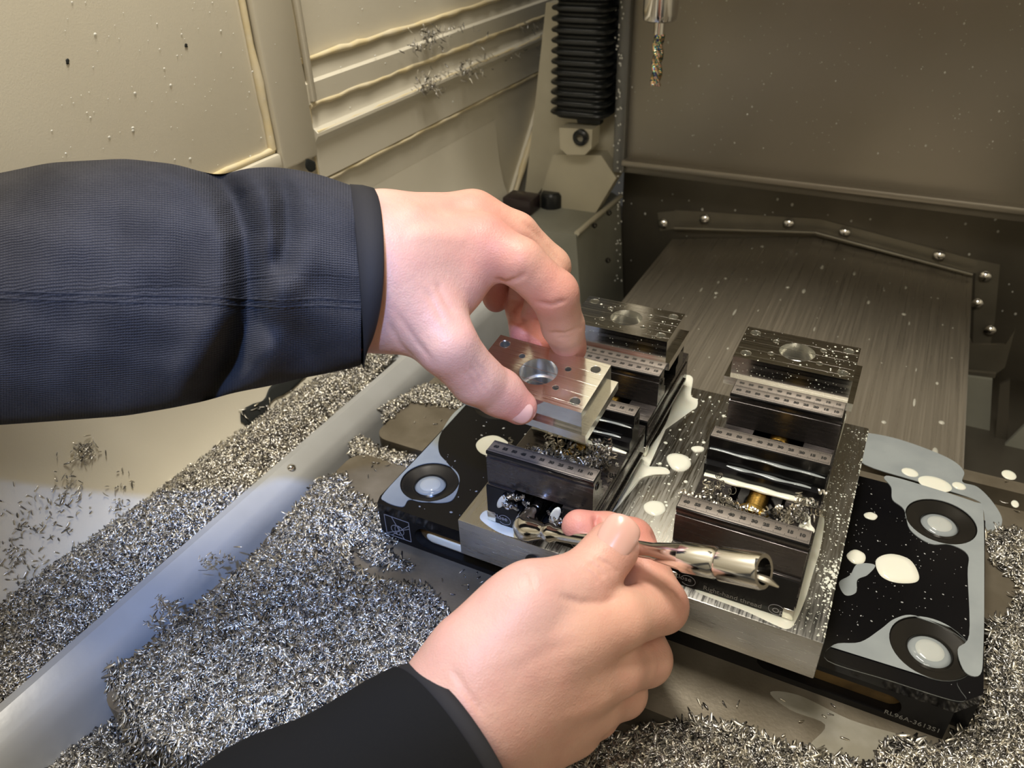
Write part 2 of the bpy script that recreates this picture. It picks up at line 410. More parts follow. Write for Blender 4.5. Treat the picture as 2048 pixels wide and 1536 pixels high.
# rear wall: upper cover with lip, lower recessed panel
wb = empty('wall_back', (0, .87, 0), 'dark stainless rear wall of the machine with riveted flanges', None); tag(wb, kind='structure')
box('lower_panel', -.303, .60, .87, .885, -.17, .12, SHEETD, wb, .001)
a = ony(1250, 322, .80); b = ony(2048, 405, .80)
up = box('upper_cover', -.277, .60, .80, .86, .054, .80, SHEET, wb, .002)
box('cover_lip', -.279, .60, .790, .870, .0485, .0555, SHEET, wb, .0025)
box('cover_lip', -.279, .60, .797, .805, .040, .0495, SHEETD, wb, .001)
# corner seam rail at the left edge of the cover
box('corner_rail', -.2895, -.2765, .793, .86, .04, .80, mat('rail_grey', (.20, .20, .19), .6, .4), wb, .002)
# roof-shaped way cover
rc = empty('way_cover', (-.077, .68, -.06), 'scratched stainless roof-shaped cover plate behind the table', 'machine cover')
yb = .868; yf = .50
ridge = onplane(1630, 475, 1, yb); eL = onplane(1345, 478, 1, yb); eR = onplane(1943, 552, 1, yb)
def slab(name, pts, th, mt, parent, nrm=(0, 0, 1)):
    n = Vector(nrm)*th; vs = [Vector(p) for p in pts]+[Vector(p)-n for p in pts]; k = len(pts)
    bm = bmesh.new(); V = [bm.verts.new(v) for v in vs]
    bm.faces.new(V[:k]); bm.faces.new(V[k:][::-1])
    for i in range(k): bm.faces.new((V[i], V[(i+1) % k], V[k+(i+1) % k], V[k+i]))
    return from_bm(name, bm, mt, parent)
def sub(p, q, n, y): return [Vector(p).lerp(Vector(q), i/n) for i in range(n+1)]
rz = Vector((ridge.x, yf, ridge.z)); lz = Vector((eL.x, yf, eL.z)); rrz = Vector((eR.x, yf, eR.z))
slab('left_slope', [eL, ridge, rz, lz], .004, ROOFM, rc)
slab('right_slope', [ridge, eR, rrz, rz], .004, ROOFM, rc)
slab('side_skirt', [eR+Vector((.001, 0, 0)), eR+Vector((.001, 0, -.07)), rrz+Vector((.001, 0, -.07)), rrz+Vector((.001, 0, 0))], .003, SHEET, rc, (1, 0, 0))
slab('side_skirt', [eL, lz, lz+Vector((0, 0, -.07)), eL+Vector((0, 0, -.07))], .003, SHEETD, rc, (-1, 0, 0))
# flange strips that follow the roof on the wall, with rivets
def wallstrip(name, px, y, th, mt):
    P = [ony(u, v, y) for u, v in px]; return slab(name, P, th, mt, wb, (0, 1, 0) if False else (0, -1, 0))
FL = mat('flange_steel', (.27, .25, .20), .6, .42, (100, .1, .0006), var=(30, .5, (.2, .18, .14)))
wallstrip('flange', [(1349, 420), (1640, 438), (1630, 463), (1349, 455)], .8685, .002, FL)
wallstrip('flange', [(1640, 438), (1960, 522), (1955, 548), (1630, 463)], .8683, .002, FL)
wallstrip('flange', [(1315, 425), (1349, 422), (1349, 458), (1320, 462)], .8690, .002, FL)
wallstrip('flange', [(1955, 520), (2000, 530), (1990, 640), (1975, 720), (1945, 700), (1950, 560)], .8690, .002, FL)
# bright edge ledge of the flange
for A_, B_ in (((1349, 456), (1630, 465)), ((1630, 465), (1945, 549))):
    tube('flange_edge', [ony(*A_, .860), ony(*B_, .860)], .0022, FL, wb, 10)
rv = lathe('rivet', [(.0060, 0), (.0058, .0018), (.004, .0035), (.001, .0043)], (0, 0, 0), (0, -1, 0), CHROME, wb, 20)
for k, (u, v) in enumerate([(1409, 438), (1326, 447), (1577, 447), (1689, 465), (1878, 512), (1970, 553), (1954, 607), (1980, 661)]):
    o = rv if k == 0 else rv.copy()
    if k: C.objects.link(o); o.parent = wb; o.matrix_parent_inverse = rv.matrix_parent_inverse
    o.location = ony(u, v, .8665)
# right side bracket and panels
br = empty('side_bracket', (.13, .8, -.12), 'bent steel bracket to the right of the way cover', 'bracket')
P = [ony(u, v, .84) for u, v in [(1925, 755), (1945, 690), (2000, 678), (2022, 660), (2022, 700), (1995, 742), (1925, 742)]]
slab('bracket_plate', [ony(u, v, .82) for u, v in [(1926, 650), (1945, 690), (2010, 690), (2030, 660), (2010, 735), (1992, 748), (1926, 742)]], .004, FL, br, (0, -1, 0))
slab('bracket_edge', [ony(u, v, .79) for u, v in [(1926, 742), (1992, 748), (1990, 756), (1926, 752)]], .004, FL, br, (0, -1, 0))
sp = empty('side_cover', (.14, .75, -.2), 'grey green sheet cover panels at the right end of the table', 'machine cover')
slab('cover_panel', [ony(u, v, .76) for u, v in [(1924, 752), (1985, 760), (1975, 935), (1915, 915)]], .004, GREEN, sp, (0, -1, 0))
slab('cover_panel', [onx(u, v, .19) if False else ony(u, v, .74) for u, v in [(2010, 890), (2060, 840), (2060, 950), (1990, 940)]], .004, GREEN, sp, (0, -1, 0))
slab('cover_panel', [ony(u, v, .75) for u, v in [(2000, 770), (2020, 760), (2015, 880), (1998, 930), (1985, 935)]], .004, SHEETD, sp, (0, -1, 0))
# right enclosure wall, outside the frame: it closes the machine
wf = box('wall_front', -.46, .62, -.60, -.58, -.18, 1.25, CREAM, None, .001); tag(wf, kind='structure', label='cream front wall and door of the enclosure, behind the camera, added to brighten reflections')  # unseen wall, added so the bores and metal faces reflect bright cream
wr = box('wall_right', .60, .62, -.58, .9, -.18, .9, CREAM, None, .001); tag(wr, kind='structure', label='cream right wall of the enclosure')

# ---- left rear casting with bellows
cs = empty('column_casting', (-.33, .80, .05), 'cream painted casting in the rear left corner below the bellows', 'machine casting')
YC = .84
def cpoly(name, px, y, th, mt, parent, n=(0, -1, 0)): return slab(name, [ony(u, v, y) for u, v in px], th, mt, parent, n)
cpoly('back_face', [(1108, 0), (1250, 0), (1250, 330), (1210, 330), (1130, 330), (1060, 410), (1085, 200)], YC, -.02, CREAM2, cs)
cpoly('lower_web', [(1120, 300), (1215, 300), (1245, 345), (1212, 400), (1195, 430), (1070, 430), (1095, 380)], YC-.02, -.02, CREAM2, cs)
# curved fillet
for i in range(5):
    pass
bs = cpoly('bolt_boss', [(1135, 245), (1200, 248), (1198, 285), (1185, 298), (1150, 298), (1136, 285)], YC-.045, -.022, CREAM2, cs)
lathe('bolt_head', [(.0085, 0), (.0085, .004), (.006, .006), (.004, .006), (.004, .003)], ony(1163, 274, YC-.0675), (0, -1, 0), RUBBER, cs, 24)
# box below: top platform and faces
ZP = -.012
pA, pB, pC, pD = onplane(1020, 400, 1, .80), onplane(1240, 372, 1, .84), onplane(1240, 440, 1, .76), onplane(1150, 468, 1, .72)
plat = [onz(u, v, ZP) for u, v in [(1010, 400), (1232, 388), (1245, 350), (1245, 392), (1200, 428), (1148, 472), (1020, 450)]]
bx = empty('corner_box', (-.30, .72, -.1), 'grey painted guard box standing in the rear left corner', 'machine guard')
P = [onz(u, v, ZP) for u, v in [(1015, 398), (1225, 385), (1240, 395), (1152, 470), (1000, 450)]]
P = [Vector((max(p.x, XW+.004), p.y, p.z)) for p in P]
bm = bmesh.new(); prism(bm, [(p.x, p.y) for p in P], [], lambda q: (q[0], q[1], ZP), lambda q: (q[0]+.012, q[1], -.158)); sharp(from_bm('guard_box', bm, GREEN, bx))
rim = [P[0], P[1], P[2], P[3], P[4]]
tube('rim', [P[3]+Vector((0, .002, .001)), P[2]+Vector((0, .002, .001))], .003, CREAM2, bx, 10)
box('latch', P[0].x+.014, P[0].x+.05, P[0].y-.04, P[0].y-.012, ZP, ZP+.018, mat('plum_plastic', (.03, .02, .022), 0, .3), bx, .002)
lathe('knob', [(.0, 0), (.013, 0), (.013, .014), (.010, .018), (.0, .018)], onz(1103, 412, ZP), (0, 0, 1), RUBBER, bx, 24)
for u, v in ((1217, 425), (1188, 450), (1215, 520)):
    lathe('screw', [(.003, 0), (.003, .002), (.001, .003)], ony(u, v, P[3].y+.03), (.7, -.7, 0), BLACKM, bx, 14)
# slanted corner gusset strip + sealant on left wall rear edge
g1, g2 = onx(1022, 392, XW+.004), onx(1105, 120, XW+.004)
g3, g4 = onx(1052, 392, XW+.006), onx(1135, 120, XW+.006)
gs = slab('corner_gusset', [g1, g3, g3.lerp(g4, 1.9), g1.lerp(g2, 1.9)], .006, CREAM, wall, (1, 0, 0))
bead([g1+Vector((.004, 0, 0)), g1.lerp(g2, 1.9)+Vector((.004, 0, 0))], .004)
# bellows
be = empty('bellows_hose', (-.33, .80, .1), 'black ribbed rubber bellows hanging in the rear left corner', 'bellows')
bt = ony(1178, 0, .80); bb = ony(1170, 228, .80)
nr = 11; vs, fs = [], []
prof = []
for i in range(nr*2+10):
    z = bb.z + (bt.z-bb.z)*i/(nr*2) ; prof.append((z, 1.0 if i % 2 else .86))
hw, hd = .0315, .026
def rrect(w, d, n=40, e=5.):
    o = []
    for i in range(n):
        t = 2*math.pi*i/n; c, s = math.cos(t), math.sin(t)
        o.append((w*math.copysign(abs(c)**(2/e), c), d*math.copysign(abs(s)**(2/e), s)))
    return o
rows = []
for i in range(len(prof)-1):
    z, s = prof[i]; z2, s2 = prof[i+1]
    for k in range(4):
        t = k/4; rows.append((z+(z2-z)*t, s+(s2-s)*(.5-.5*math.cos(math.pi*t))))
for z, s in rows:
    x = bb.x+(bt.x-bb.x)*(z-bb.z)/(bt.z-bb.z)
    for a, b_ in rrect(hw*s, hd*s): vs.append((x+a, .80+b_, z))
n = 40
for i in range(len(rows)-1):
    for k in range(n): j = (k+1) % n; fs.append((i*n+k, i*n+j, (i+1)*n+j, (i+1)*n+k))
fs.append(tuple(range(n))[::-1]); 
put('bellows_tube', mesh('bellows_tube', vs, fs), RUBBER, be, True)
for i in range(1, nr*2+8, 2):
    z = prof[i][0]; x = bb.x+(bt.x-bb.x)*(z-bb.z)/(bt.z-bb.z)
    pts = [Vector((x+a, .80+b_, z)) for a, b_ in rrect(hw*1.01, hd*1.01, 40)]; pts.append(pts[0])
    tube('bellows_rib', pts, .0017, RUBBER, be, 6)
cpoly('end_tab', [(1150, 225), (1200, 225), (1200, 250), (1155, 246)], .785, .01, RUBBER, be)

# ================================================================== TABLE
tb = empty('machine_table', (0, .35, -.06), 'oily brown cast iron table with T-slots under the black plate', 'machine table')
ZT = -.028
bands = [(.117, .214), (.234, .342), (.362, .4685)]
for y0, y1 in bands + [(.4865, .4985)]:
    bm = bmesh.new()
    r = .012 if y1-y0 > .05 else .003; o = []
    x0, x1 = -.313, .62
    o = [(x1, y0), (x1, y1)]+[(x0+r-r*math.sin(t), y1-r+r*math.cos(t)) for t in np.linspace(0, math.pi/2, 6)]+[(x0+r-r*math.cos(t), y0+r-r*math.sin(t)) for t in np.linspace(0, math.pi/2, 6)]
    prism(bm, o, [], lambda q: (q[0], q[1], ZT), lambda q: (q[0], q[1], ZT-.020))
    sharp(from_bm('table_land', bm, TABLE, tb))
box('table_body', -.309, .62, .119, .4975, ZT-.09, ZT-.0195, TABLE, tb, .001)

# ================================================================== BLACK BASE PLATE
bp = empty('fixture_plate', (-.083, .353, ZT), 'black glossy base plate with round recesses lying on the iron table', 'fixture plate')
X0, X1, Y0, Y1 = -.248, .084, .2785, .4255
out = [(X0+.002, Y0), (X1-.010, Y0), (X1, Y0+.010), (X1, Y1-.012), (X1-.014, Y1), (X0+.014, Y1), (X0, Y1-.012), (X0, Y0+.006)]
rec = [(-.2265, .3085), (.0612, .4025), (.0612, .3060), (-.2265, .4025)]
bm = bmesh.new()
prism(bm, out, [circ(x, y, .0185, 48) for x, y in rec], lambda q: (q[0], q[1], 0), lambda q: (q[0], q[1], -.007))
bmesh.ops.bevel(bm, geom=[e for e in bm.edges if len(e.link_faces) == 2 and all(v.co.z > -.0001 for v in e.verts) and e.calc_face_angle(0) > .8 and not any((e.verts[0].co.xy-Vector(r)).length < .0188 for r in rec)], offset=.0008, segments=2, affect='EDGES')
plate = sharp(from_bm('plate_top', bm, BLACKP, bp))
bm = bmesh.new()
def stadium(cx, cz, hx, hz, n=10):
    return [(cx+hx-hz+hz*math.cos(t), cz+hz*math.sin(t)) for t in np.linspace(-math.pi/2, math.pi/2, n)]+[(cx-hx+hz+hz*math.cos(t), cz+hz*math.sin(t)) for t in np.linspace(math.pi/2, 3*math.pi/2, n)]
pk = []
for (u0, v0), (u1, v1) in (((835, 1075), (1010, 1150)), ((1628, 1350), (1808, 1418))):
    a, b = ony(u0, v0, Y0), ony(u1, v1, Y0); pk.append((a, b))
pockets = [(-.1855, -.0168, .0350, .0078), (.0200, -.0172, .0340, .0068)]
prism(bm, [(X0+.002, -.028), (X1-.010, -.028), (X1-.010, -.007), (X0+.002, -.007)], [stadium(*q) for q in pockets],
      lambda q: (q[0], Y0, q[1]), lambda q: (q[0], Y0+.014, q[1]))
add_box(bm, X0, X1, Y0+.010, Y1-.012, -.028, -.007)
add_box(bm, X0+.014, X1-.014, Y1-.013, Y1, -.028, -.007)
sharp(from_bm('plate_body', bm, mat('black_plate_side', (.005, .005, .006), 0, .42, spec=.25), bp))
for q in pockets: box('pocket_plate', q[0]-q[2], q[0]+q[2], Y0+.006, Y0+.012, q[1]-q[3], q[1]+q[3], BRONZE, bp, .0002)
for x, y in rec:
    r_ = lathe('recess_bushing', [(.0185, -.0005), (.0180, -.0001), (.0165, -.0003), (.0115, -.0030), (.0108, -.0030), (.0100, -.0022), (.0095, -.0040), (.0001, -.0045)], (x, y, 0), (0, 0, 1), BLACKM, bp, 56)
    lathe('coolant_pool', [(.0098, -.0037), (.0090, -.0026), (.0078, -.0020), (.0040, -.0016), (.0001, -.0015)], (x, y, 0), (0, 0, 1), FILM, r_, 40)
    lathe('coolant_pool', [(.0072, -.0025), (.0062, -.0016), (.0040, -.0013), (.0001, -.0012)], (x, y, 0), (0, 0, 1), POOL, r_, 40)
text_mesh('serial_text', 'RL96A-3613S1', .0041, frame4(Vector((.0475, Y0-.0002, -.0240)), (1, 0, 0), (0, 0, 1), (0, -1, 0)), mat('etched_faint', (.20, .20, .19), 0, .6), bp)
# engraved square mark on the left end of the front face
def lines(name, segs, w, y, mt, parent):
    vs, fs = [], []
    for (x0, z0), (x1, z1) in segs:
        d = Vector((x1-x0, z1-z0)); n = Vector((-d.y, d.x)).normalized()*w/2; k = len(vs)
        for p in ((x0-n.x, z0-n.y), (x1-n.x, z1-n.y), (x1+n.x, z1+n.y), (x0+n.x, z0+n.y)): vs += [(p[0], y, p[1]), (p[0], y+.00015, p[1])]
        fs += [(k, k+2, k+4, k+6), (k+1, k+3, k+5, k+7)[::-1]]+[(k+a, k+b, k+b+1, k+a+1) for a, b in ((0, 2), (2, 4), (4, 6), (6, 0))]
    return put(name, mesh(name, vs, fs), mt, parent)
xa, xb, za, zb = -.2420, -.2240, -.0240, -.0078
LW = lambda a, b: (xa+(xb-xa)*a, zb+(za-zb)*b)
seg = [(LW(0, 0), LW(1, 0)), (LW(1, 0), LW(1, 1)), (LW(1, 1), LW(0, 1)), (LW(0, 1), LW(0, 0)), (LW(.3, 0), LW(.72, 1)), (LW(1, .16), LW(.22, .98)), (LW(.02, .95), LW(1, .33))]
E_ = [LW(.48+.26*math.cos(t), .62+.24*math.sin(t)) for t in np.linspace(0, 2*math.pi, 25)]
E2 = [LW(.48+.10*math.cos(t), .62+.24*math.sin(t)) for t in np.linspace(0, 2*math.pi, 25)]
lines('engraved_mark', seg+list(zip(E_[:-1], E_[1:]))+list(zip(E2[:-1], E2[1:])), .00028, Y0-.0002, ETCH, bp)

# ================================================================== ALUMINIUM RISER
rb = empty('riser_block', (-.083, .352, 0), 'machined aluminium riser slab lying across the black plate under the vises', 'riser block')
ZR = .026
bm = bmesh.new(); add_box(bm, -.178, .0133, .2635, .441, .0002, ZR, .0007)
blk = from_bm('riser_slab', bm, [ALU, ALUTOP], rb)
for p_ in blk.data.polygons:
    if p_.normal.z > .9: p_.material_index = 1
sharp(blk)
lathe('slot_eye', [(.0, 0), (.0042, 0), (.0045, .0012), (.0052, .0014), (.0056, .0006), (.0056, 0)], (-.1315, .2634, .0135), (0, -1, 0), BLACKM, rb, 28)
lathe('slot_pin', [(.0, 0), (.0026, 0), (.0026, .0024), (.002, .0028), (0, .0028)], (-.1315, .2634, .0135), (0, -1, 0), ALUB, rb, 20)

# ================================================================== VISES
def jaw(name, parent, prof, xw, mt, bev=0):
    bm = bmesh.new(); prism(bm, prof, [], lambda q: (-xw, q[0], q[1]), lambda q: (xw, q[0], q[1]))
    return sharp(from_bm(name, bm, mt, parent), 30)
HW = .0297
NUMS = None
def scale_strip(parent, y0, y1, z, first):
    st = box('scale_strip', -HW+.0003, HW-.0003, y0, y1, z, z+.0003, SCALE, parent, .0001)
    # ticks and numerals: one flat print each
    vs, fs = [], []
    def q(xc, w, a, b):
        k = len(vs); vs.extend([(xc-w/2, a, z+.00036), (xc+w/2, a, z+.00036), (xc+w/2, b, z+.00036), (xc-w/2, b, z+.00036)]); fs.append((k, k+1, k+2, k+3))
    n = 116
    for i in range(n):
        x = -HW+.001+(2*HW-.002)*i/(n-1)
        l = .0016 if i % 10 == 5 else .0009
        q(x, .0002, y0+.0004, y0+.0004+l*1.2); q(x, .0002, y1-.0004-l*1.2, y1-.0004)
    put('scale_ticks', mesh('scale_ticks', vs, fs), INK, st)
    bmt = bmesh.new()
    for i in range(11):
        me = text_mesh('n', str(60-5*i), .0027, frame4(Vector((-HW+.0022+i*.00520, (y0+y1)/2-.0010, z+.00032)), (1, 0, 0), (0, 1, 0), (0, 0, 1)), None, None, .00003, .00022)
        bmt.from_mesh(me)
    me = bpy.data.meshes.new('scale_numbers'); bmt.to_mesh(me); bmt.free(); put('scale_numbers', me, INK, st)
def vise(loc, label, jaws, front_text):
    """local frame: x across, y from the front face, z from the underside"""
    r = empty('machine_vise', (0, 0, 0), label, 'vise', 'four small self-centring vises bolted in pairs on the riser')
    Ln = .0845
    bm = bmesh.new()
    # base with chamfered lower corners and a U-shaped channel
    o = [(-HW, .004), (-HW+.002, 0), (HW-.002, 0), (HW, .004), (HW, .0255), (.0135, .0255), (.0135, .016), (.011, .012), (-.011, .012), (-.0135, .016), (-.0135, .0255), (-HW, .0255)]
    prism(bm, o, [], lambda q: (q[0], .001, q[1]), lambda q: (q[0], Ln, q[1]))
    sharp(from_bm('vise_body', bm, [GUND], r))
    # side rails seen on the right: a groove and clamping foot
    for s in (-1, 1):
        box('side_rail', s*HW-.0006, s*HW+.0008, .003, Ln-.003, .0060, .0085, GUN, r, .0003)
        box('side_rail', s*HW-.0006, s*HW+.0006, .003, Ln-.003, .0140, .0215, GUN, r, .0003)
        box('corner_foot', s*(HW-.002)-.0025, s*(HW-.002)+.0027, .0006, .006, .0008, .0075, ALUB, r, .0006)
    # top ways (gunmetal) either side of the channel
    for a, b in ((-HW, -.0135), (.0135, HW)): box('way', a+.0002, b, .0015, Ln-.0005, .0250, .0262, GUN, r, .0003)
    # threaded spindle
    pr = []
    for i in range(62):
        y = .016+i*.00108; pr.append((.0052 if i % 2 else .0044, y))
    sc = lathe('spindle', pr, (0, 0, .0190), (0, 1, 0), BRASS, r, 20)
    lathe('hex_socket', [(.0, 0), (.0028, 0), (.0028, -.003), (.0060, -.003), (.0064, -.002), (.0064, .002), (.006, .002)], (0, .0150, .0180), (0, 1, 0), GUND, r, 24)
    lathe('collar', [(.0085, 0), (.0090, .001), (.0090, .005), (.0080, .006)], (0, Ln*.43, .0195), (0, 1, 0), BRASS, r, 26)
    lathe('collar', [(.0080, 0), (.0085, .001), (.0085, .003), (.0070, .004)], (0, Ln*.80, .0215), (0, 1, 0), BRASS, r, 26)
    if front_text:
        def tx(s, x, z, sz=.0040): return text_mesh('engraved_text', s, sz, frame4(Vector((x, .0008, z)), (1, 0, 0), (0, 0, 1), (0, -1, 0)), ETCH2 if sz < .0039 else ETCH, r)
        tx('Close', -.0272, .0042, .0040); tx('Right-hand thread', -.0120, .0022, .00385); tx('Open', .0205, .0027, .0042)
        for cx, a0, a1 in ((-.0195, -140, 190), (.0225, 40, 330)):
            A = [(cx+.0036*math.cos(math.radians(t)), .0046+.0032*math.sin(math.radians(t))) for t in np.linspace(a0, a1, 22)]
            lines('arrow_ring', list(zip(A[:-1], A[1:])), .00022, .0007, ETCH, r)
    for (y0, d) in jaws:        # y0 = outer top edge, d=+1 the gripping side looks to +y (front jaw)
        w = .0098; T = .0470; B = .0265
        if d > 0: pts = [(y0, B), (y0, T-.0045), (y0+.0010, T-.0040), (y0+.0010, T-.0022), (y0, T-.0018), (y0, T), (y0+w, T), (y0+w, T-.006), (y0+w+.002, T-.0075), (y0+w+.002, T-.013), (y0+w+.005, T-.0145), (y0+w+.005, B)]
        else: pts = [(y0+w, B), (y0+w, T-.0045), (y0+w-.0010, T-.0040), (y0+w-.0010, T-.0022), (y0+w, T-.0018), (y0+w, T), (y0, T), (y0, T-.0068), (y0-.0016, T-.0072), (y0-.0016, T-.0135), (y0-.0052, T-.0142), (y0-.0052, B)]
        j = jaw('jaw', r, pts if d > 0 else pts[::-1], HW, [GUN if d > 0 else GUND])
        box('jaw_top_band', -HW-.0001, HW+.0001, (y0 if d > 0 else y0+.0002)-.0001, y0+w, T-.0017, T+.0001, GUND if d > 0 else GUND, j, .0003)
        scale_strip(j, y0+.0006, y0+w-.0002, T+.0001, 0)
        for s in (-1, 1):
            lathe('side_screw', [(0, 0), (.0016, 0), (.0018, .0004), (.0022, .0004), (.0022, 0)], (s*HW, y0+w*.55, T-.0065), (s, 0, 0), BLACKM, j, 14)
    r.location = loc
    return r
# front vises are open (jaws apart); the rear ones grip a part; +y local = world y
vFR = vise((-.0320, .2690, ZR), 'front right open vise beside the drip-covered edge, tangled chips between its jaws', [(.0030, 1), (.0620, -1)], True)
vFL = vise((-.1325, .2690, ZR), 'front left open vise under the lifted part, the socket wrench on its spindle', [(.0030, 1), (.0620, -1)], True)
vBR = vise((-.0320, .3560, ZR), 'rear right vise gripping a finished aluminium part, in front of the bare scratched cover', [(.0180, 1), (.0600, -1)], False)
vBL = vise((-.1325, .3560, ZR), 'rear left vise gripping a finished aluminium part, behind the lifted part and fingers', [(.0180, 1), (.0600, -1)], False)

# ================================================================== WORKPIECES
BIG = (0, 0, .00975)
CH4 = [(-.0257, .0123, .0026), (-.0257, -.0123, .0026), (.0257, .0123, .0026), (.0257, -.0123, .0026)]
SH4 = [(-.0130, .0073, .0016), (-.0130, -.0073, .0016), (.0130, .0073, .0016), (.0130, -.0073, .0016)]
def rline(x0, x1, y0, y1): return [(x0, y0), (x1, y0), (x1, y1), (x0, y1)]
def workpiece(label):
    r = empty('machined_part', (0, 0, 0), label, 'metal part', 'identical machined aluminium parts')
    hs = [circ(BIG[0], BIG[1], BIG[2], 56)]+[circ(x, y, q, 24) for x, y, q in CH4+SH4]
    bm = bmesh.new()
    prism(bm, rline(-.0315, .0315, -.01825, .01825), hs, lambda q: (q[0], q[1], 0), lambda q: (q[0], q[1], -.0125))
    top = sharp(from_bm('upper_block', bm, ALUP, r), 30)
    bm = bmesh.new()
    prism(bm, rline(-.0345, .0345, -.0207, .0207), [circ(0, 0, .0088, 40)]+[circ(x, y, q, 24) for x, y, q in CH4+SH4], lambda q: (q[0], q[1], -.0125), lambda q: (q[0], q[1], -.0175))
    sharp(from_bm('flange', bm, ALUP, r), 30)
    # bright liner of the bores
    bm = bmesh.new()
    n = 56; c = circ(0, 0, .00972, n); c2 = circ(0, 0, .0094, n); c3 = circ(0, 0, .0087, n)
    V = [[bm.verts.new((x, y, z)) for x, y in cc] for cc, z in ((c, -.0001), (c, -.0110), (c2, -.0112), (c2, -.0118), (c3, -.0118), (c3, -.0174))]
    for a, b in zip(V[:-1], V[1:]):
        for i in range(n): bm.faces.new((a[i], a[(i+1) % n], b[(i+1) % n], b[i]))
    o = sharp(from_bm('bore', bm, ALUB, r), 30); o['label'] = 'bright stepped bore'
    for x, y, q in CH4+SH4:
        bm = bmesh.new()
        a = [bm.verts.new((*p_, .0001)) for p_ in circ(x, y, q*1.14, 24)]; b = [bm.verts.new((*p_, -.0003)) for p_ in circ(x, y, q*.99, 24)]; d = [bm.verts.new((*p_, -.012)) for p_ in circ(x, y, q*.98, 24)]
        for i in range(24):
            j = (i+1) % 24; bm.faces.new((a[i], a[j], b[j], b[i])); bm.faces.new((b[i], b[j], d[j], d[i]))
        sharp(from_bm('drilled_hole', bm, ALUB, r), 30)
    # fine tool-pass ridges along the block top
    for y in (-.0140, -.0068, .0015, .0098):
        box('tool_mark', -.0314, .0314, y-.00010, y+.00010, -.0002, .00003, ALUP, r, .00001)
    return r
def clone(root, label):
    r = root.copy(); C.objects.link(r); r['label'] = label
    for ch in root.children:
        c = ch.copy(); C.objects.link(c); c.parent = r
    return r
W1 = workpiece('aluminium part held tilted between the thumb and fingers of the left hand')
W2 = clone(W1, 'aluminium part clamped in the rear right vise, spattered with milky drops')
W3 = clone(W1, 'aluminium part clamped in the rear left vise, behind the index finger')
W2.location = (-.0335, .4035, .0905); W3.location = (-.1345, .4035, .0905)
LR = Matrix(((.99908703, .02904808, .03132586), (-.02349275, .9860057, -.16504803), (-.0356818, .16416142, .98578793)))
LT = Vector((-.14337493, .29698261, .11175416))
W1.matrix_world = Matrix.Translation(LT) @ LR.to_4x4()
def PL(x, y, z): return LT + LR @ Vector((x, y, z))

# ================================================================== WRENCH
wre = empty('socket_wrench', (-.134, .2557, .045), 'chrome L-shaped tubular socket wrench held by the right hand', 'wrench')
hA = Vector((-.1325, .2700, .0410)); 
wE = at(1528, 1143, .298)
bend = Vector((-.1345, .2560, .0435)); bend = bend+(at(1046, 1056, .39)-at(1043, 1058, .39))
dr = (wE-bend).normalized(); e1 = bend+Vector((.0008, .0275, 0))
# head: short socket leg that blends into the rod
tube('head_leg', [e1+Vector((0, .004, 0)), e1, e1.lerp(bend, .4), e1.lerp(bend, .62)], [.0053, .0055, .0055, .0052], CHROME, wre, 28)
P = spline([e1.lerp(bend, .55), e1.lerp(bend, .8), bend+dr*.002, bend+dr*.009, bend+dr*.016], 6)
tube('elbow', P, [.0053+.0019*math.sin(math.pi*min(1, i/(len(P)-1)*1.1)) - .0014*(i/(len(P)-1)) for i in range(len(P))], CHROME, wre, 28)
Lw = (wE-bend).length
r0 = [(0, .0040), (.016, .0042), (.018, .0048), (.021, .0048), (.023, .0036), (.030, .0035), (Lw-.066, .0036), (Lw-.052, .0037), (Lw-.050, .0042), (Lw-.0365, .0058), (Lw-.036, .0064), (Lw-.0215, .0065), (Lw-.0205, .0060), (Lw-.0190, .0060), (Lw-.018, .0069), (Lw-.0015, .0072), (Lw, .0068), (Lw, .0052), (Lw-.011, .0050), (Lw-.011, .0002)]
r0 = [(h, r) for h, r in r0 if h >= .012]
lathe('handle', [(r, h) for h, r in r0], bend, dr, CHROME, wre, 48)
pe = wE-dr*.0005
chip_dir = CR*.8-CU*.5
tube('metal_chip', [pe-dr*.004-CU*.002, pe+CR*.002-CU*.0035, pe+CR*.006-CU*.006], [.0012, .0015, .0004], CHIPS, wre, 6)

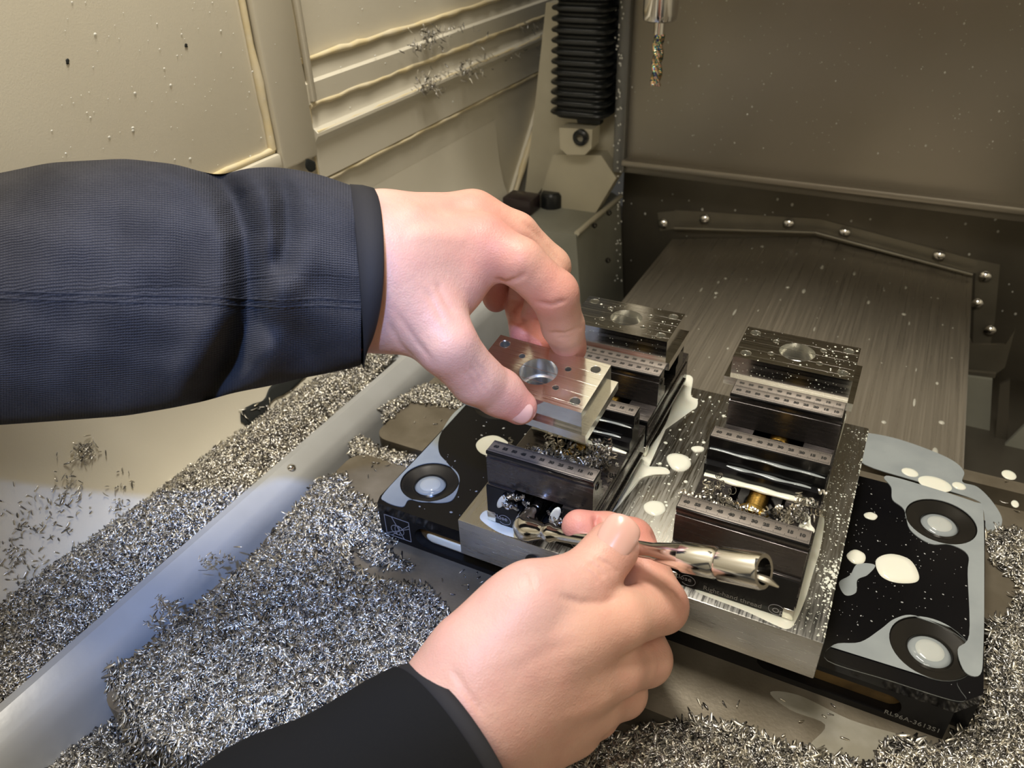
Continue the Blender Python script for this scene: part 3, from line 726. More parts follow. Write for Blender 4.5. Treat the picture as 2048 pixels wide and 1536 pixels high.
# ================================================================== HANDS (implicit surface -> mesh)
def sdf_mesh(prims_groups, palm, res=.0010, kpalm=.010, kf=.0016, kjoin=.007, kchain=.003, dents=()):
    allp = [p for g in prims_groups+[palm] for p in g]
    lo = np.min([np.minimum(np.array(a)-ra, np.array(b)-rb) for a, b, ra, rb in allp], 0)-.006
    hi = np.max([np.maximum(np.array(a)+ra, np.array(b)+rb) for a, b, ra, rb in allp], 0)+.006
    n = np.ceil((hi-lo)/res).astype(int)+1
    ax = [lo[i]+res*np.arange(n[i]) for i in range(3)]
    BIGV = .02
    def smin(a, b, k):
        h = np.maximum(k-np.abs(a-b), 0)/k
        return np.minimum(a, b)-h*h*k*.25
    def ev(D, prim, k, sub=False):
        a, b, ra, rb = prim; a = np.array(a); b = np.array(b); mg = k+.010
        l = np.minimum(a-ra, b-rb)-mg; h = np.maximum(a+ra, b+rb)+mg
        i0 = np.clip(np.floor((l-lo)/res).astype(int), 0, n-1); i1 = np.clip(np.ceil((h-lo)/res).astype(int)+1, 1, n)
        sl = tuple(slice(i0[i], i1[i]) for i in range(3))
        X = ax[0][sl[0]][:, None, None]; Y = ax[1][sl[1]][None, :, None]; Z = ax[2][sl[2]][None, None, :]
        ba = b-a; L2 = max(ba@ba, 1e-12)
        t = np.clip(((X-a[0])*ba[0]+(Y-a[1])*ba[1]+(Z-a[2])*ba[2])/L2, 0, 1)
        d = np.sqrt((X-a[0]-t*ba[0])**2+(Y-a[1]-t*ba[1])**2+(Z-a[2]-t*ba[2])**2)-(ra+(rb-ra)*t)
        if sub: D[sl] = -smin(-D[sl], d, k)
        else: D[sl] = smin(D[sl], d, k)
    F = np.full(n, BIGV, np.float32)
    for g in prims_groups:
        G = np.full(n, BIGV, np.float32)
        for p in g: ev(G, p, kchain)
        F = smin(F, G, kf)
    Pm = np.full(n, BIGV, np.float32)
    for p in palm: ev(Pm, p, kpalm)
    D = smin(Pm, F, kjoin)
    for p in dents: ev(D, p, .0016, True)
    # surface nets
    ins = D < 0
    c = np.zeros(tuple(n-1), np.int8)
    for i in (0, 1):
        for j in (0, 1):
            for k in (0, 1): c += ins[i:n[0]-1+i, j:n[1]-1+j, k:n[2]-1+k]
    idx = np.argwhere((c > 0) & (c < 8)); vid = np.full(tuple(n-1), -1, np.int64); vid[tuple(idx.T)] = np.arange(len(idx))
    acc = np.zeros((len(idx), 3)); cnt = np.zeros(len(idx))
    E = [((0,0,0),(1,0,0)),((0,1,0),(1,1,0)),((0,0,1),(1,0,1)),((0,1,1),(1,1,1)),((0,0,0),(0,1,0)),((1,0,0),(1,1,0)),((0,0,1),(0,1,1)),((1,0,1),(1,1,1)),((0,0,0),(0,0,1)),((1,0,0),(1,0,1)),((0,1,0),(0,1,1)),((1,1,0),(1,1,1))]
    for a, b in E:
        a = np.array(a); b = np.array(b)
        va = D[tuple((idx+a).T)].astype(float); vb = D[tuple((idx+b).T)].astype(float); s = (va < 0) != (vb < 0)
        t = np.where(s, va/np.where(s, va-vb, 1), 0)
        acc += s[:, None]*(a+t[:, None]*(b-a)); cnt += s
    V = lo+res*(idx+acc/cnt[:, None])
    Fs = []
    for axn in range(3):
        o1, o2 = [(1, 2), (2, 0), (0, 1)][axn]
        A = [slice(None)]*3; B = [slice(None)]*3; A[axn] = slice(0, -1); B[axn] = slice(1, None)
        ch = ins[tuple(A)] != ins[tuple(B)]
        e = np.argwhere(ch); e = e[(e[:, o1] > 0) & (e[:, o2] > 0) & (e[:, o1] < n[o1]-1) & (e[:, o2] < n[o2]-1)]
        inside = ins[tuple(e.T)]
        u = np.zeros(3, int); u[o1] = 1; w = np.zeros(3, int); w[o2] = 1
        q = np.stack([vid[tuple((e-u-w).T)], vid[tuple((e-w).T)], vid[tuple(e.T)], vid[tuple((e-u).T)]], 1)
        q[~inside] = q[~inside][:, ::-1]; Fs.append(q)
    Q = np.concatenate(Fs); Q = Q[(Q >= 0).all(1)]
    # light smoothing
    for lam in (.5, .5, .5):
        s = np.zeros_like(V); cn = np.zeros(len(V))
        for i in range(4):
            np.add.at(s, Q[:, i], V[Q[:, (i+1) % 4]]); np.add.at(cn, Q[:, i], 1)
            np.add.at(s, Q[:, i], V[Q[:, (i-1) % 4]]); np.add.at(cn, Q[:, i], 1)
        V = V*(1-lam)+lam*s/np.maximum(cn, 1)[:, None]
    return V, Q
def np_mesh(name, V, Q):
    me = bpy.data.meshes.new(name); k = Q.shape[1]
    me.vertices.add(len(V)); me.vertices.foreach_set('co', np.asarray(V, np.float32).ravel())
    me.loops.add(Q.size); me.loops.foreach_set('vertex_index', Q.astype(np.int32).ravel())
    me.polygons.add(len(Q)); me.polygons.foreach_set('loop_start', np.arange(0, Q.size, k, dtype=np.int32))
    me.polygons.foreach_set('loop_total', np.full(len(Q), k, np.int32)); me.update(calc_edges=True); me.validate()
    return me
def chain(pts, rads):
    return [(tuple(a), tuple(b), ra, rb) for a, b, ra, rb in zip(pts[:-1], pts[1:], rads[:-1], rads[1:])]
def wrinkle(V, Q, lines_):
    """press fine folds into the skin: lines_ = (points u,v ; depth of fold m (negative raises) ; half width px ; depth range)"""
    n = np.zeros_like(V); a, b, c_, d = (V[Q[:, i]] for i in range(4)); fn = np.cross(c_-a, d-b)
    for i in range(4): np.add.at(n, Q[:, i], fn)
    n /= np.linalg.norm(n, axis=1)[:, None]+1e-12
    rel = V-np.array(CO); zc_ = rel@np.array(CF); u = 1024+rel@np.array(CR)/zc_*FPX; v = 768-rel@np.array(CU)/zc_*FPX
    face = -(n@np.array(CF)); sg = 1 if np.median(face[zc_ < np.percentile(zc_, 20)]) > 0 else -1
    n = n*sg; face = face*sg; V = V.copy()
    for pts_, dep_, w_, (d0, d1) in lines_:
        dd = np.full(len(V), 1e9); tt = np.zeros(len(V)); m_ = len(pts_)-1
        for k, ((x0, y0_), (x1, y1_)) in enumerate(zip(pts_[:-1], pts_[1:])):
            vx, vy = x1-x0, y1_-y0_; t = np.clip(((u-x0)*vx+(v-y0_)*vy)/(vx*vx+vy*vy), 0, 1); q = np.hypot(u-x0-t*vx, v-y0_-t*vy)
            b_ = q < dd; dd = np.where(b_, q, dd); tt = np.where(b_, (k+t)/m_, tt)
        amp = dep_*np.exp(-(dd/w_)**2)*np.clip(np.sin(np.pi*np.clip(tt, .04, .96))*1.6, 0, 1)*(zc_ > d0)*(zc_ < d1)*np.clip(face*3, 0, 1)
        V -= n*amp[:, None]
    return V
def flush(me, V, spots):
    f = np.zeros(len(V))
    for p, r, w in spots: f = np.maximum(f, w*np.exp(-((V-np.array(p))**2).sum(1)/r**2))
    a = me.attributes.new('flush', 'FLOAT', 'POINT'); a.data.foreach_set('value', f.astype(np.float32))
def nail(parent, base, axis, normal, w, l, curv=.0085, label=None):
    """curved nail plate: base point on the finger surface under the nail centre"""
    ax_ = Vector(axis).normalized(); nn = Vector(normal); nn = (nn-ax_*nn.dot(ax_)).normalized(); sd = ax_.cross(nn)
    U, Vn = 14, 14; vs, fs = [], []
    for th in (0, 1):
        for j in range(Vn+1):
            v = -1+2*j/Vn
            for i in range(U+1):
                u = -1+2*i/U
                # superellipse squeeze
                wv = w/2*(1-.10*(v < 0)*v*v)*(1-max(0, v)**4*.28)*(1-max(0, -v)**3*.25)
                x = u*wv; y = v*l/2*(1-.18*u*u*(1 if v > 0 else .9))
                a = x/curv
                zz = curv*(math.cos(a)-1)-.10*l*max(0, v)**2*.6
                z = zz+.0004*(1-max(abs(u), abs(v))**6) if th else zz-.0006
                vs.append(Vector(base)+sd*(curv*math.sin(a))+ax_*y+nn*z)
    K = (U+1)*(Vn+1)
    for j in range(Vn):
        for i in range(U):
            a = j*(U+1)+i; fs += [(a, a+U+1, a+U+2, a+1), (K+a, K+a+1, K+a+U+2, K+a+U+1)]
    per = [i for i in range(U+1)]+[(j+1)*(U+1)-1 for j in range(1, Vn+1)]+[Vn*(U+1)+i for i in range(U-1, -1, -1)]+[j*(U+1) for j in range(Vn-1, 0, -1)]
    for a, b in zip(per, per[1:]+per[:1]): fs.append((a, b, K+b, K+a))
    bm = bmesh.new(); bm.from_mesh(mesh('fingernail', vs, fs)); o = from_bm('fingernail', bm, NAIL, parent, True)
    return o

per = empty('person', (-.25, -.1, -.16), 'person in dark knit sleeves lifting an aluminium part and holding a chrome wrench', 'person')
A = at
# ---- left hand
tI = PL(.0045, .0272, -.0045); tM = PL(-.0110, .0275, -.0055); tR = PL(-.0235, .0280, -.0050)
tT = PL(.0025, -.0256, -.0008)
L_index = chain([A(975, 492, .366), A(1040, 525, .363), A(1108, 587, .370), A(1126, 652, .390), tI], [.0125, .0112, .0114, .0104, .0090])
L_mid = chain([A(950, 435, .385), A(1030, 470, .390), A(1098, 535, .400), A(1080, 632, .420), tM], [.0125, .0112, .0108, .0095, .0084])
L_ring = chain([A(925, 450, .405), A(1000, 485, .415), A(1058, 540, .425), A(1042, 620, .436), tR], [.0125, .0105, .0098, .0082, .0074])
L_pink = chain([A(890, 470, .420), A(950, 500, .430), A(990, 545, .436), A(991, 585, .440), A(992, 600, .440)], [.0115, .0095, .0085, .0078, .0070])
L_thumb = chain([A(830, 610, .350), A(893, 690, .346), A(952, 757, .360), A(1000, 786, .371), tT], [.0165, .0135, .0120, .0112, .0086])
wl_, wm_ = A(690, 535, .352), A(770, 540, .354)
L_palm = [(tuple(A(640, 535, .352)), tuple(wm_), .026, .027), (tuple(A(640, 505, .360)), tuple(A(770, 480, .366)), .0205, .0205),
          (tuple(A(770, 590, .352)), tuple(A(650, 590, .350)), .023, .024),
          (tuple(wm_), tuple(A(955, 490, .372)), .025, .0155), (tuple(A(770, 470, .372)), tuple(A(940, 440, .390)), .020, .0135),
          (tuple(A(780, 480, .385)), tuple(A(920, 455, .405)), .018, .0135), (tuple(A(780, 520, .395)), tuple(A(890, 480, .415)), .017, .012),
          (tuple(A(760, 600, .352)), tuple(A(860, 640, .352)), .023, .0165),
          (tuple(A(800, 540, .358)), tuple(A(900, 560, .366)), .024, .0165),
          (tuple(A(850, 600, .360)), tuple(A(935, 540, .368)), .016, .0105)]
def crease(p, q, r=.0011): return (tuple(p), tuple(q), r, r)
def lens(u, v, c, r):               # point on the camera side of a joint
    return Vector(A(u, v, (c-CO).dot(CF)-r))
Ld = []
V, Q = sdf_mesh([L_index, L_mid, L_ring, L_pink, L_thumb], L_palm, dents=Ld)
WL = [([(1070, 604), (1103, 610), (1135, 600)], .0012, 4, (.33, .40)), ([(1098, 666), (1130, 668), (1165, 654)], .0010, 4, (.35, .42)), ([(1112, 676), (1135, 676), (1155, 668)], .0005, 3, (.35, .42)),
      ([(985, 556), (1010, 566), (1035, 558), (1052, 545)], .0012, 5, (.33, .40)), ([(1018, 640), (1038, 643), (1060, 640)], .0010, 4, (.39, .46)), ([(1064, 640), (1080, 640), (1098, 636)], .0010, 4, (.39, .44)),
      ([(1020, 600), (1040, 603), (1060, 598)], .0008, 4, (.39, .46)), ([(938, 728), (956, 752), (972, 790)], .0006, 4, (.30, .38)), ([(950, 722), (968, 748), (984, 780)], .0005, 3.5, (.30, .38)), ([(926, 738), (944, 762), (955, 795)], .0005, 3.5, (.30, .38)),
      ([(872, 560), (890, 600), (912, 632)], .0007, 6, (.30, .38)), ([(850, 575), (872, 615), (890, 650)], .0006, 6, (.30, .38)), ([(800, 470), (880, 470), (960, 478)], -.0007, 18, (.30, .38)), ([(790, 430), (860, 412), (930, 405)], -.0006, 16, (.30, .40)),
      ([(800, 450), (870, 440), (940, 440)], .0005, 14, (.30, .38)), ([(1040, 436), (1085, 478), (1132, 542)], .0010, 6, (.34, .40)),
      ([(775, 640), (800, 690), (840, 735)], .0008, 6, (.30, .38)), ([(790, 620), (830, 680), (870, 730)], .0006, 6, (.30, .38))]
V = wrinkle(V, Q, WL)
me = np_mesh('hand', V, Q); flush(me, V, [(tI, .016, 1), (tM, .02, 1), (tR, .02, 1), (A(992, 600, .440), .02, .8), (tT, .014, .7), (A(985, 470, .36), .02, .6), (A(1108, 585, .36), .016, .5), (A(950, 400, .37), .02, .5)])
lh = put('hand', me, SKIN, per, True); lh['label'] = 'left hand pinching the lifted part'
nd = (tT-Vector(A(1000, 793, .372))).normalized()
nN = (Vector(A(1052, 862, .350))-tT).normalized()
nail(lh, tT+nN*.0086-nd*.0010, nd, nN, .0125, .0130, .0088)
# ---- right hand
R_thumb = chain([A(950, 1310, .315), A(1070, 1190, .322), A(1172, 1160, .332), A(1224, 1096, .339)], [.0180, .0138, .0128, .0118])
R_index = chain([A(1140, 1270, .322), A(1240, 1238, .330), A(1322, 1212, .348), A(1262, 1082, .372), A(1215, 1062, .376), A(1158, 1054, .374)], [.0140, .0125, .0118, .0108, .0088, .0085])
R_mid = chain([A(1150, 1345, .332), A(1230, 1335, .338), A(1290, 1318, .356), A(1262, 1205, .380), A(1195, 1150, .386)], [.0145, .0125, .0120, .0098, .0080])
R_ring = chain([A(1130, 1410, .340), A(1190, 1405, .346), A(1243, 1385, .362), A(1215, 1290, .384), A(1160, 1230, .388)], [.0145, .0122, .0115, .0095, .0080])
R_pink = chain([A(1100, 1460, .345), A(1150, 1455, .350), A(1192, 1430, .362), A(1170, 1350, .380), A(1130, 1300, .384)], [.0135, .0112, .0100, .0088, .0075])
R_palm = [(tuple(A(830, 1560, .326)), tuple(A(950, 1420, .322)), .0235, .0262), (tuple(A(890, 1590, .330)), tuple(A(1010, 1460, .334)), .0225, .022),
          (tuple(A(950, 1400, .318)), tuple(A(1130, 1280, .325)), .0255, .0175), (tuple(A(970, 1430, .322)), tuple(A(1150, 1350, .332)), .023, .0175),
          (tuple(A(990, 1450, .330)), tuple(A(1130, 1410, .342)), .021, .0170), (tuple(A(1010, 1470, .336)), tuple(A(1100, 1455, .346)), .0175, .0150),
          (tuple(A(920, 1390, .316)), tuple(A(1040, 1230, .320)), .0230, .0165), (tuple(A(1040, 1240, .325)), tuple(A(1170, 1240, .332)), .0170, .0125)]
Rd = []
V, Q = sdf_mesh([R_index, R_mid, R_ring, R_pink, R_thumb], R_palm, kjoin=.008, kf=.0035, dents=Rd)
WR = [([(1176, 1122), (1198, 1136), (1212, 1160)], .0009, 4.5, (.28, .36)), ([(1190, 1112), (1212, 1128), (1228, 1154)], .0008, 4, (.28, .36)), ([(1166, 1136), (1186, 1150), (1198, 1172)], .0006, 4, (.28, .36)), ([(1200, 1118), (1222, 1130), (1240, 1148)], .0005, 3, (.28, .36)),
      ([(1110, 1188), (1160, 1206), (1206, 1206), (1240, 1196)], .0011, 8, (.28, .37)), ([(1192, 1026), (1194, 1050), (1200, 1078)], .0032, 7, (.34, .40)), ([(1300, 1060), (1318, 1082), (1326, 1105)], .0008, 5, (.34, .40)),
      ([(1000, 1330), (1080, 1290), (1150, 1262)], -.0005, 20, (.28, .36)), ([(1010, 1380), (1090, 1355), (1170, 1338)], -.0004, 20, (.28, .36)), ([(1030, 1350), (1100, 1322), (1170, 1300)], -.0006, 18, (.28, .36)),
      ([(1120, 1440), (1190, 1420), (1235, 1385)], -.0006, 14, (.28, .37)), ([(1050, 1135), (1062, 1150), (1068, 1175)], .0006, 5, (.28, .36)), ([(1328, 1168), (1350, 1178), (1366, 1200)], .0006, 5, (.30, .38)),
      ([(900, 1330), (930, 1380), (975, 1440)], .0006, 8, (.26, .36))]
V = wrinkle(V, Q, WR)
me = np_mesh('hand', V, Q); flush(me, V, [(A(1160, 1058, .378), .016, 1), (A(1268, 1092, .372), .02, .9), (A(1236, 1092, .340), .011, .6), (A(1340, 1212, .34), .013, .3)])
rh = put('hand', me, SKIN, per, True); rh['label'] = 'right hand gripping the wrench'
tA = Vector(A(1224, 1096, .339)); ta = (Vector(A(1256, 1050, .343))-Vector(A(1215, 1118, .339))).normalized()
nl = (Vector(A(1226, 1090, .320))-tA).normalized(); nl = (nl-ta*nl.dot(ta)).normalized()
nail(rh, tA+nl*.0121+ta*.0048-CR*.0004, ta, nl, .0182, .0180, .0118)

# ---- sleeves
def interp(tab, x):
    xs = [t[0] for t in tab]
    return [float(np.interp(x, xs, [t[i] for t in tab])) for i in range(1, len(tab[0]))]
def curve_dist(px, py, pts):
    d = 1e9
    for (ax_, ay), (bx_, by) in zip(pts[:-1], pts[1:]):
        vx, vy = bx_-ax_, by-ay; t = max(0, min(1, ((px-ax_)*vx+(py-ay)*vy)/(vx*vx+vy*vy)))
        e = (px-ax_-t*vx, py-ay-t*vy); dd = math.hypot(*e)
        if dd < abs(d): d = math.copysign(dd, vx*e[1]-vy*e[0])
    return d
def left_sleeve():
    tab = [(-700, 500, 960), (-180, 372, 862), (0, 346, 850), (100, 325, 843), (250, 317, 832), (350, 328, 815), (420, 348, 800), (450, 350, 790), (480, 338, 783), (540, 333, 772), (600, 340, 757), (650, 352, 748), (700, 370, 737), (722, 378, 730)]
    V1 = [(430, 340), (470, 400), (492, 470), (500, 560), (498, 640), (470, 710), (420, 790)]
    V2 = [(548, 330), (570, 400), (572, 470), (565, 520)]
    V3 = [(380, 400), (420, 470), (440, 560)]
    V4 = [(640, 745), (600, 690), (560, 660)]
    rows = []; NS, NT = 290, 128
    for i in range(NS+1):
        x = -660+(1382)*i/NS
        t, b = [sum(interp(tab, x+o)[z]*w for o, w in ((-24, .15), (-12, .2), (0, .3), (12, .2), (24, .15))) for z in (0, 1)] if x < 690 else interp(tab, x); d = .352-.006*max(0, (x+180)/902); 
        cy = (t+b)/2; hy = (b-t)/2; row = []
        for k in range(NT):
            a = 2*math.pi*k/NT
            ca, sa = math.cos(a), math.sin(a)
            yy = cy-hy*math.copysign(abs(sa)**.95, sa); lean = (x-600)/122
            xx = x + (max(0, lean) if lean > 0 else 0)*26*(1-abs(sa)**2)*ca*0
            dz = hy/FPX*d*.82*ca
            disp = 0
            if ca > -.3:
                for cv, dep, wd in ((V1, .0260, 30), (V2, .0110, 24), (V3, .0050, 42), (V4, .007, 30)):
                    q = curve_dist(xx, yy, cv); disp -= dep*math.exp(-(q/wd)**2)
                    disp += dep*.32*math.exp(-((abs(q)-wd*2.1)/(wd*1.2))**2)
                disp += .0009*math.sin(xx*.035+yy*.02)+.0006*math.sin(yy*.06-xx*.017)
                disp *= max(0, ca)**.5 if ca > 0 else 0
            row.append(A(xx, yy, d-dz-disp))
        rows.append(row)
    vs = [v for r in rows for v in r]; fs = []; NTt = NT
    for i in range(NS):
        for k in range(NT): j = (k+1) % NT; fs.append((i*NT+k, i*NT+j, (i+1)*NT+j, (i+1)*NT+k))
    me = mesh('sleeve', vs, fs); uvl = me.uv_layers.new(name='uv'); u = []
    for p_ in me.polygons:
        for li in p_.loop_indices:
            vi = me.loops[li].vertex_index; i, k = divmod(vi, NT)
            k2 = k if not (k == 0 and any(me.loops[q].vertex_index % NT == NT-1 for q in p_.loop_indices)) else NT
            u += [i*.00107, k2*.00235]
    uvl.data.foreach_set('uv', u)
    s = put('sleeve', me, KNIT, per, True); s['label'] = 'dark navy knit left sleeve'
    return s, rows
ls, lrows = left_sleeve()
def ring_band(name, parent, secs, mt):
    """secs: list of rings of points"""
    n = len(secs[0]); vs = [v for r in secs for v in r]; fs = []
    for i in range(len(secs)-1):
        for k in range(n): j = (k+1) % n; fs.append((i*n+k, i*n+j, (i+1)*n+j, (i+1)*n+k))
    bm = bmesh.new(); bm.from_mesh(mesh(name, vs, fs)); return from_bm(name, bm, mt, parent, True)
def cuff_ring(cx, cy, hy, d, depth, bulge, sc=1.0, n=96, slope=0., bot=0.):
    o = []
    for k in range(n):
        a = 2*math.pi*k/n; ca, sa = math.cos(a), math.sin(a)
        y = cy-hy*sc*sa; x = cx+bulge*ca+slope*sa+bot*max(0, -sa)**2
        o.append(A(x, y, d-depth*sc*ca))
    return o
secs = [cuff_ring(712, 553, 181, .346, .035, 6, .97, slope=-14, bot=0), cuff_ring(714, 552, 183, .346, .0355, 7, 1.005, slope=-14, bot=0), cuff_ring(728, 549, 179, .346, .0345, 18, 1.0, slope=-2, bot=-6),
        cuff_ring(741, 545, 170, .346, .033, 24, 1.0, slope=4, bot=-14), cuff_ring(744, 545, 166, .346, .032, 24, .985, slope=4, bot=-14), cuff_ring(742, 545, 162, .346, .031, 24, .95, slope=4, bot=-14), cuff_ring(700, 545, 160, .346, .030, 10, .94)]
ring_band('cuff', ls, secs, CUFF)['label'] = 'smooth dark cuff binding'
# double-stitched seams that run along the sleeve
def seam(yoff, parent=ls):
    pts = []
    for i in range(len(lrows)):
        row = lrows[i]; x = -660+1382*i/(len(lrows)-1)
        yy = interp([(-700, 720), (-200, 600), (0, 582), (250, 590), (400, 592), (500, 598), (560, 600), (640, 596), (722, 602)], x)[0]+yoff
        # nearest front vertex pair by screen y
        best = None
        for k in range(-38, 39):
            p, q = row[k], row[k+1]
            yp = 768-(p-CO).dot(CU)/(p-CO).dot(CF)*FPX; yq = 768-(q-CO).dot(CU)/(q-CO).dot(CF)*FPX
            if (yp-yy)*(yq-yy) <= 0: best = p.lerp(q, (yy-yp)/(yq-yp) if yq != yp else 0); break
        if best: pts.append(best-CF*.0001)
        elif pts: pts.append(pts[-1]+Vector((1e-5, 0, 0)))
    return tube('stitched_seam', pts, [.00034+.00014*math.sin(i*2.1) for i in range(len(pts))], mat_seam, parent, 6)
mat_seam = mat('seam_thread', (.030, .031, .038), 0, .9, (900, .5, .0006))
seam(0); seam(14)
# right sleeve
KN2 = KNIT
def tilt_ring(c, ax_, r1, r2, n=96, nrm=None):
    ax_ = Vector(ax_).normalized(); u = (CF - ax_*CF.dot(ax_)).normalized(); v = ax_.cross(u)
    return [Vector(c)+u*(math.cos(2*math.pi*k/n)*r2)+v*(math.sin(2*math.pi*k/n)*r1) for k in range(n)]
c1 = A(922, 1496, .315); c0 = A(520, 1745, .300); axv = (c1-c0).normalized()
lean = (axv*1.0+CF*.42).normalized()      # the cuff plane faces up along the arm, tipped toward the lens
def srow(t, r, k=1.): return tilt_ring(c0.lerp(c1, t), lean if t > .5 else (axv*1.0+CF*.42*t*2).normalized(), r, r*.95)
rows2 = []
NS = 130
for i in range(NS+1):
    t = -1.6+2.52*i/NS; r = .0402+.006*max(0, 1-t)+.0014*math.sin(t*9)*(1-max(0, t)*.6)
    rows2.append(srow(t, r))
vs = [v for r in rows2 for v in r]; n = 96; fs = [(i*n+k, i*n+(k+1) % n, (i+1)*n+(k+1) % n, (i+1)*n+k) for i in range(NS) for k in range(n)]
me = mesh('sleeve', vs, fs); uvl = me.uv_layers.new(name='uv'); u = []
for p_ in me.polygons:
    ks = [me.loops[li].vertex_index % n for li in p_.loop_indices]
    for li in p_.loop_indices:
        i, k = divmod(me.loops[li].vertex_index, n); k2 = n if (k == 0 and n-1 in ks) else k
        u += [i*.0016, k2*.0024]
uvl.data.foreach_set('uv', u)
BLK = mat('black_fleece', (.010, .010, .010), 0, .95, (500, .3, .0006), spec=.15)
rs = put('sleeve', me, BLK, per, True); rs['label'] = 'black right sleeve'
secs = [srow(.905, .0390), srow(.91, .0408), srow(.96, .0402), srow(.995, .0394), srow(1.0, .0384), srow(.995, .0372), srow(.90, .0366)]
ring_band('cuff', rs, secs, CUFF)['label'] = 'smooth dark cuff binding'

# ================================================================== SPINDLE TOOL
th = empty('spindle_tool', (-.21, .68, .2), 'collet holder with a rainbow coated end mill hanging at the top', 'cutting tool')
c = A(1320, 42, .66)
lathe('tool_holder', [(.0, -.0), (.0120, 0), (.0138, .0012), (.0145, .006), (.0146, .10), (0, .10)], c, (0, 0, 1), CHROME, th, 36)
lathe('mill_shank', [(0, 0), (.0047, 0), (.0047, .012), (0, .012)], c+Vector((0, 0, -.010)), (0, 0, 1), CHROME, th, 24)
vs, fs = [], []; NZ, NA = 90, 24; Lm = .0420
for i in range(NZ+1):
    z = -.010-Lm*i/NZ
    for k in range(NA):
        a = 2*math.pi*k/NA; tw = i/NZ*6.0
        fl_ = math.cos(3*(a-tw)); r = .0051*(.58+.42*(max(0, fl_)**.35))
        vs.append(c+Vector((r*math.cos(a), r*math.sin(a), z)))
for i in range(NZ):
    for k in range(NA): j = (k+1) % NA; fs.append((i*NA+k, i*NA+j, (i+1)*NA+j, (i+1)*NA+k))
fs.append(tuple(range(NZ*NA, NZ*NA+NA))); fs.append(tuple(range(NA))[::-1])
put('end_mill', mesh('end_mill', vs, fs), MILL, th, True)['label'] = 'spiral fluted rainbow coated cutter'

hd = empty('unseen_spindle_head', (-.12, .70, .5), 'unseen cream spindle head above the hanging cutter, added to shade the way cover', 'machine head')  # unseen head, added and sized to throw shade on the way cover
box('head_shade_block', -.34, .10, .575, .785, .315, .62, CREAM2, hd, .01)
lathe('spindle_nose', [(.0, 0), (.035, 0), (.040, .005), (.040, .03)], c+Vector((0, 0, .085)), (0, 0, 1), CHROME, hd, 40)
# ================================================================== CHIPS
def chip_mesh(name, P, Nrm, Ln, Wd, Th, yaw, tilt, curl, mt, label, cat='metal chips', bed=None, seg=3):
    """P,Nrm (n,3); one bent flake each"""
    n = len(P); up = Nrm/np.linalg.norm(Nrm, axis=1)[:, None]
    ref = np.where(np.abs(up[:, 2:3]) > .9, np.array([[1., 0, 0]]), np.array([[0, 0, 1.]]))
    a = np.cross(up, ref); a /= np.linalg.norm(a, axis=1)[:, None]; b = np.cross(up, a)
    d = a*np.cos(yaw)[:, None]+b*np.sin(yaw)[:, None]
    s = np.cross(up, d)
    d2 = d*np.cos(tilt)[:, None]+up*np.sin(tilt)[:, None]; u2 = np.cross(d2, s)*1.0
    rl = RNG.uniform(-1.0, 1.0, n); s2 = s*np.cos(rl)[:, None]+u2*np.sin(rl)[:, None]; u3 = np.cross(d2, s2)
    V = np.zeros((n, (seg+1)*4, 3))
    for i in range(seg+1):
        t = i/seg-.5; c = P+d2*(Ln*t)[:, None]+u3*(curl*Ln*(t*t-.08)*2)[:, None]
        w = Wd*(1-abs(t*2)**3*.55)
        for q, (sx, sz) in enumerate(((-.5, -.5), (.5, -.5), (.5, .5), (-.5, .5))):
            V[:, i*4+q] = c+s2*(w*sx)[:, None]+u3*(Th*sz)[:, None]
    F = []
    for i in range(seg):
        for q in range(4): r = (q+1) % 4; F.append((i*4+q, i*4+r, i*4+4+r, i*4+4+q))
    F += [(3, 2, 1, 0), (seg*4, seg*4+1, seg*4+2, seg*4+3)]
    F = np.array(F); Q = (F[None]+(np.arange(n)*(seg+1)*4)[:, None, None]).reshape(-1, 4)
    V = V.reshape(-1, 3)
    nb = 0
    if bed is not None:
        bv, bf = bed; Q = np.concatenate([Q, bf+len(V)]); V = np.concatenate([V, bv]); nb = len(bf)
    me = np_mesh(name, V, Q); me.materials.append(mt)
    if nb:
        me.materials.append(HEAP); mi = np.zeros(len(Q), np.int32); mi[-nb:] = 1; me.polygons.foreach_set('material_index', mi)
    o = bpy.data.objects.new(name, me); C.objects.link(o); tag(o, label, cat, kind='stuff'); return o
def pip(x, y, poly):
    ins = np.zeros(len(x), bool); j = len(poly)-1
    for i in range(len(poly)):
        xi, yi = poly[i]; xj, yj = poly[j]
        c_ = ((yi > y) != (yj > y)) & (x < (xj-xi)*(y-yi)/(yj-yi+1e-12)+xi); ins ^= c_; j = i
    return ins
def pdist(x, y, poly):
    d = np.full(len(x), 1e9)
    for (ax_, ay), (bx_, by) in zip(poly, poly[1:]+poly[:1]):
        vx, vy = bx_-ax_, by-ay; t = np.clip(((x-ax_)*vx+(y-ay)*vy)/(vx*vx+vy*vy+1e-12), 0, 1)
        d = np.minimum(d, np.hypot(x-ax_-t*vx, y-ay-t*vy))
    return d
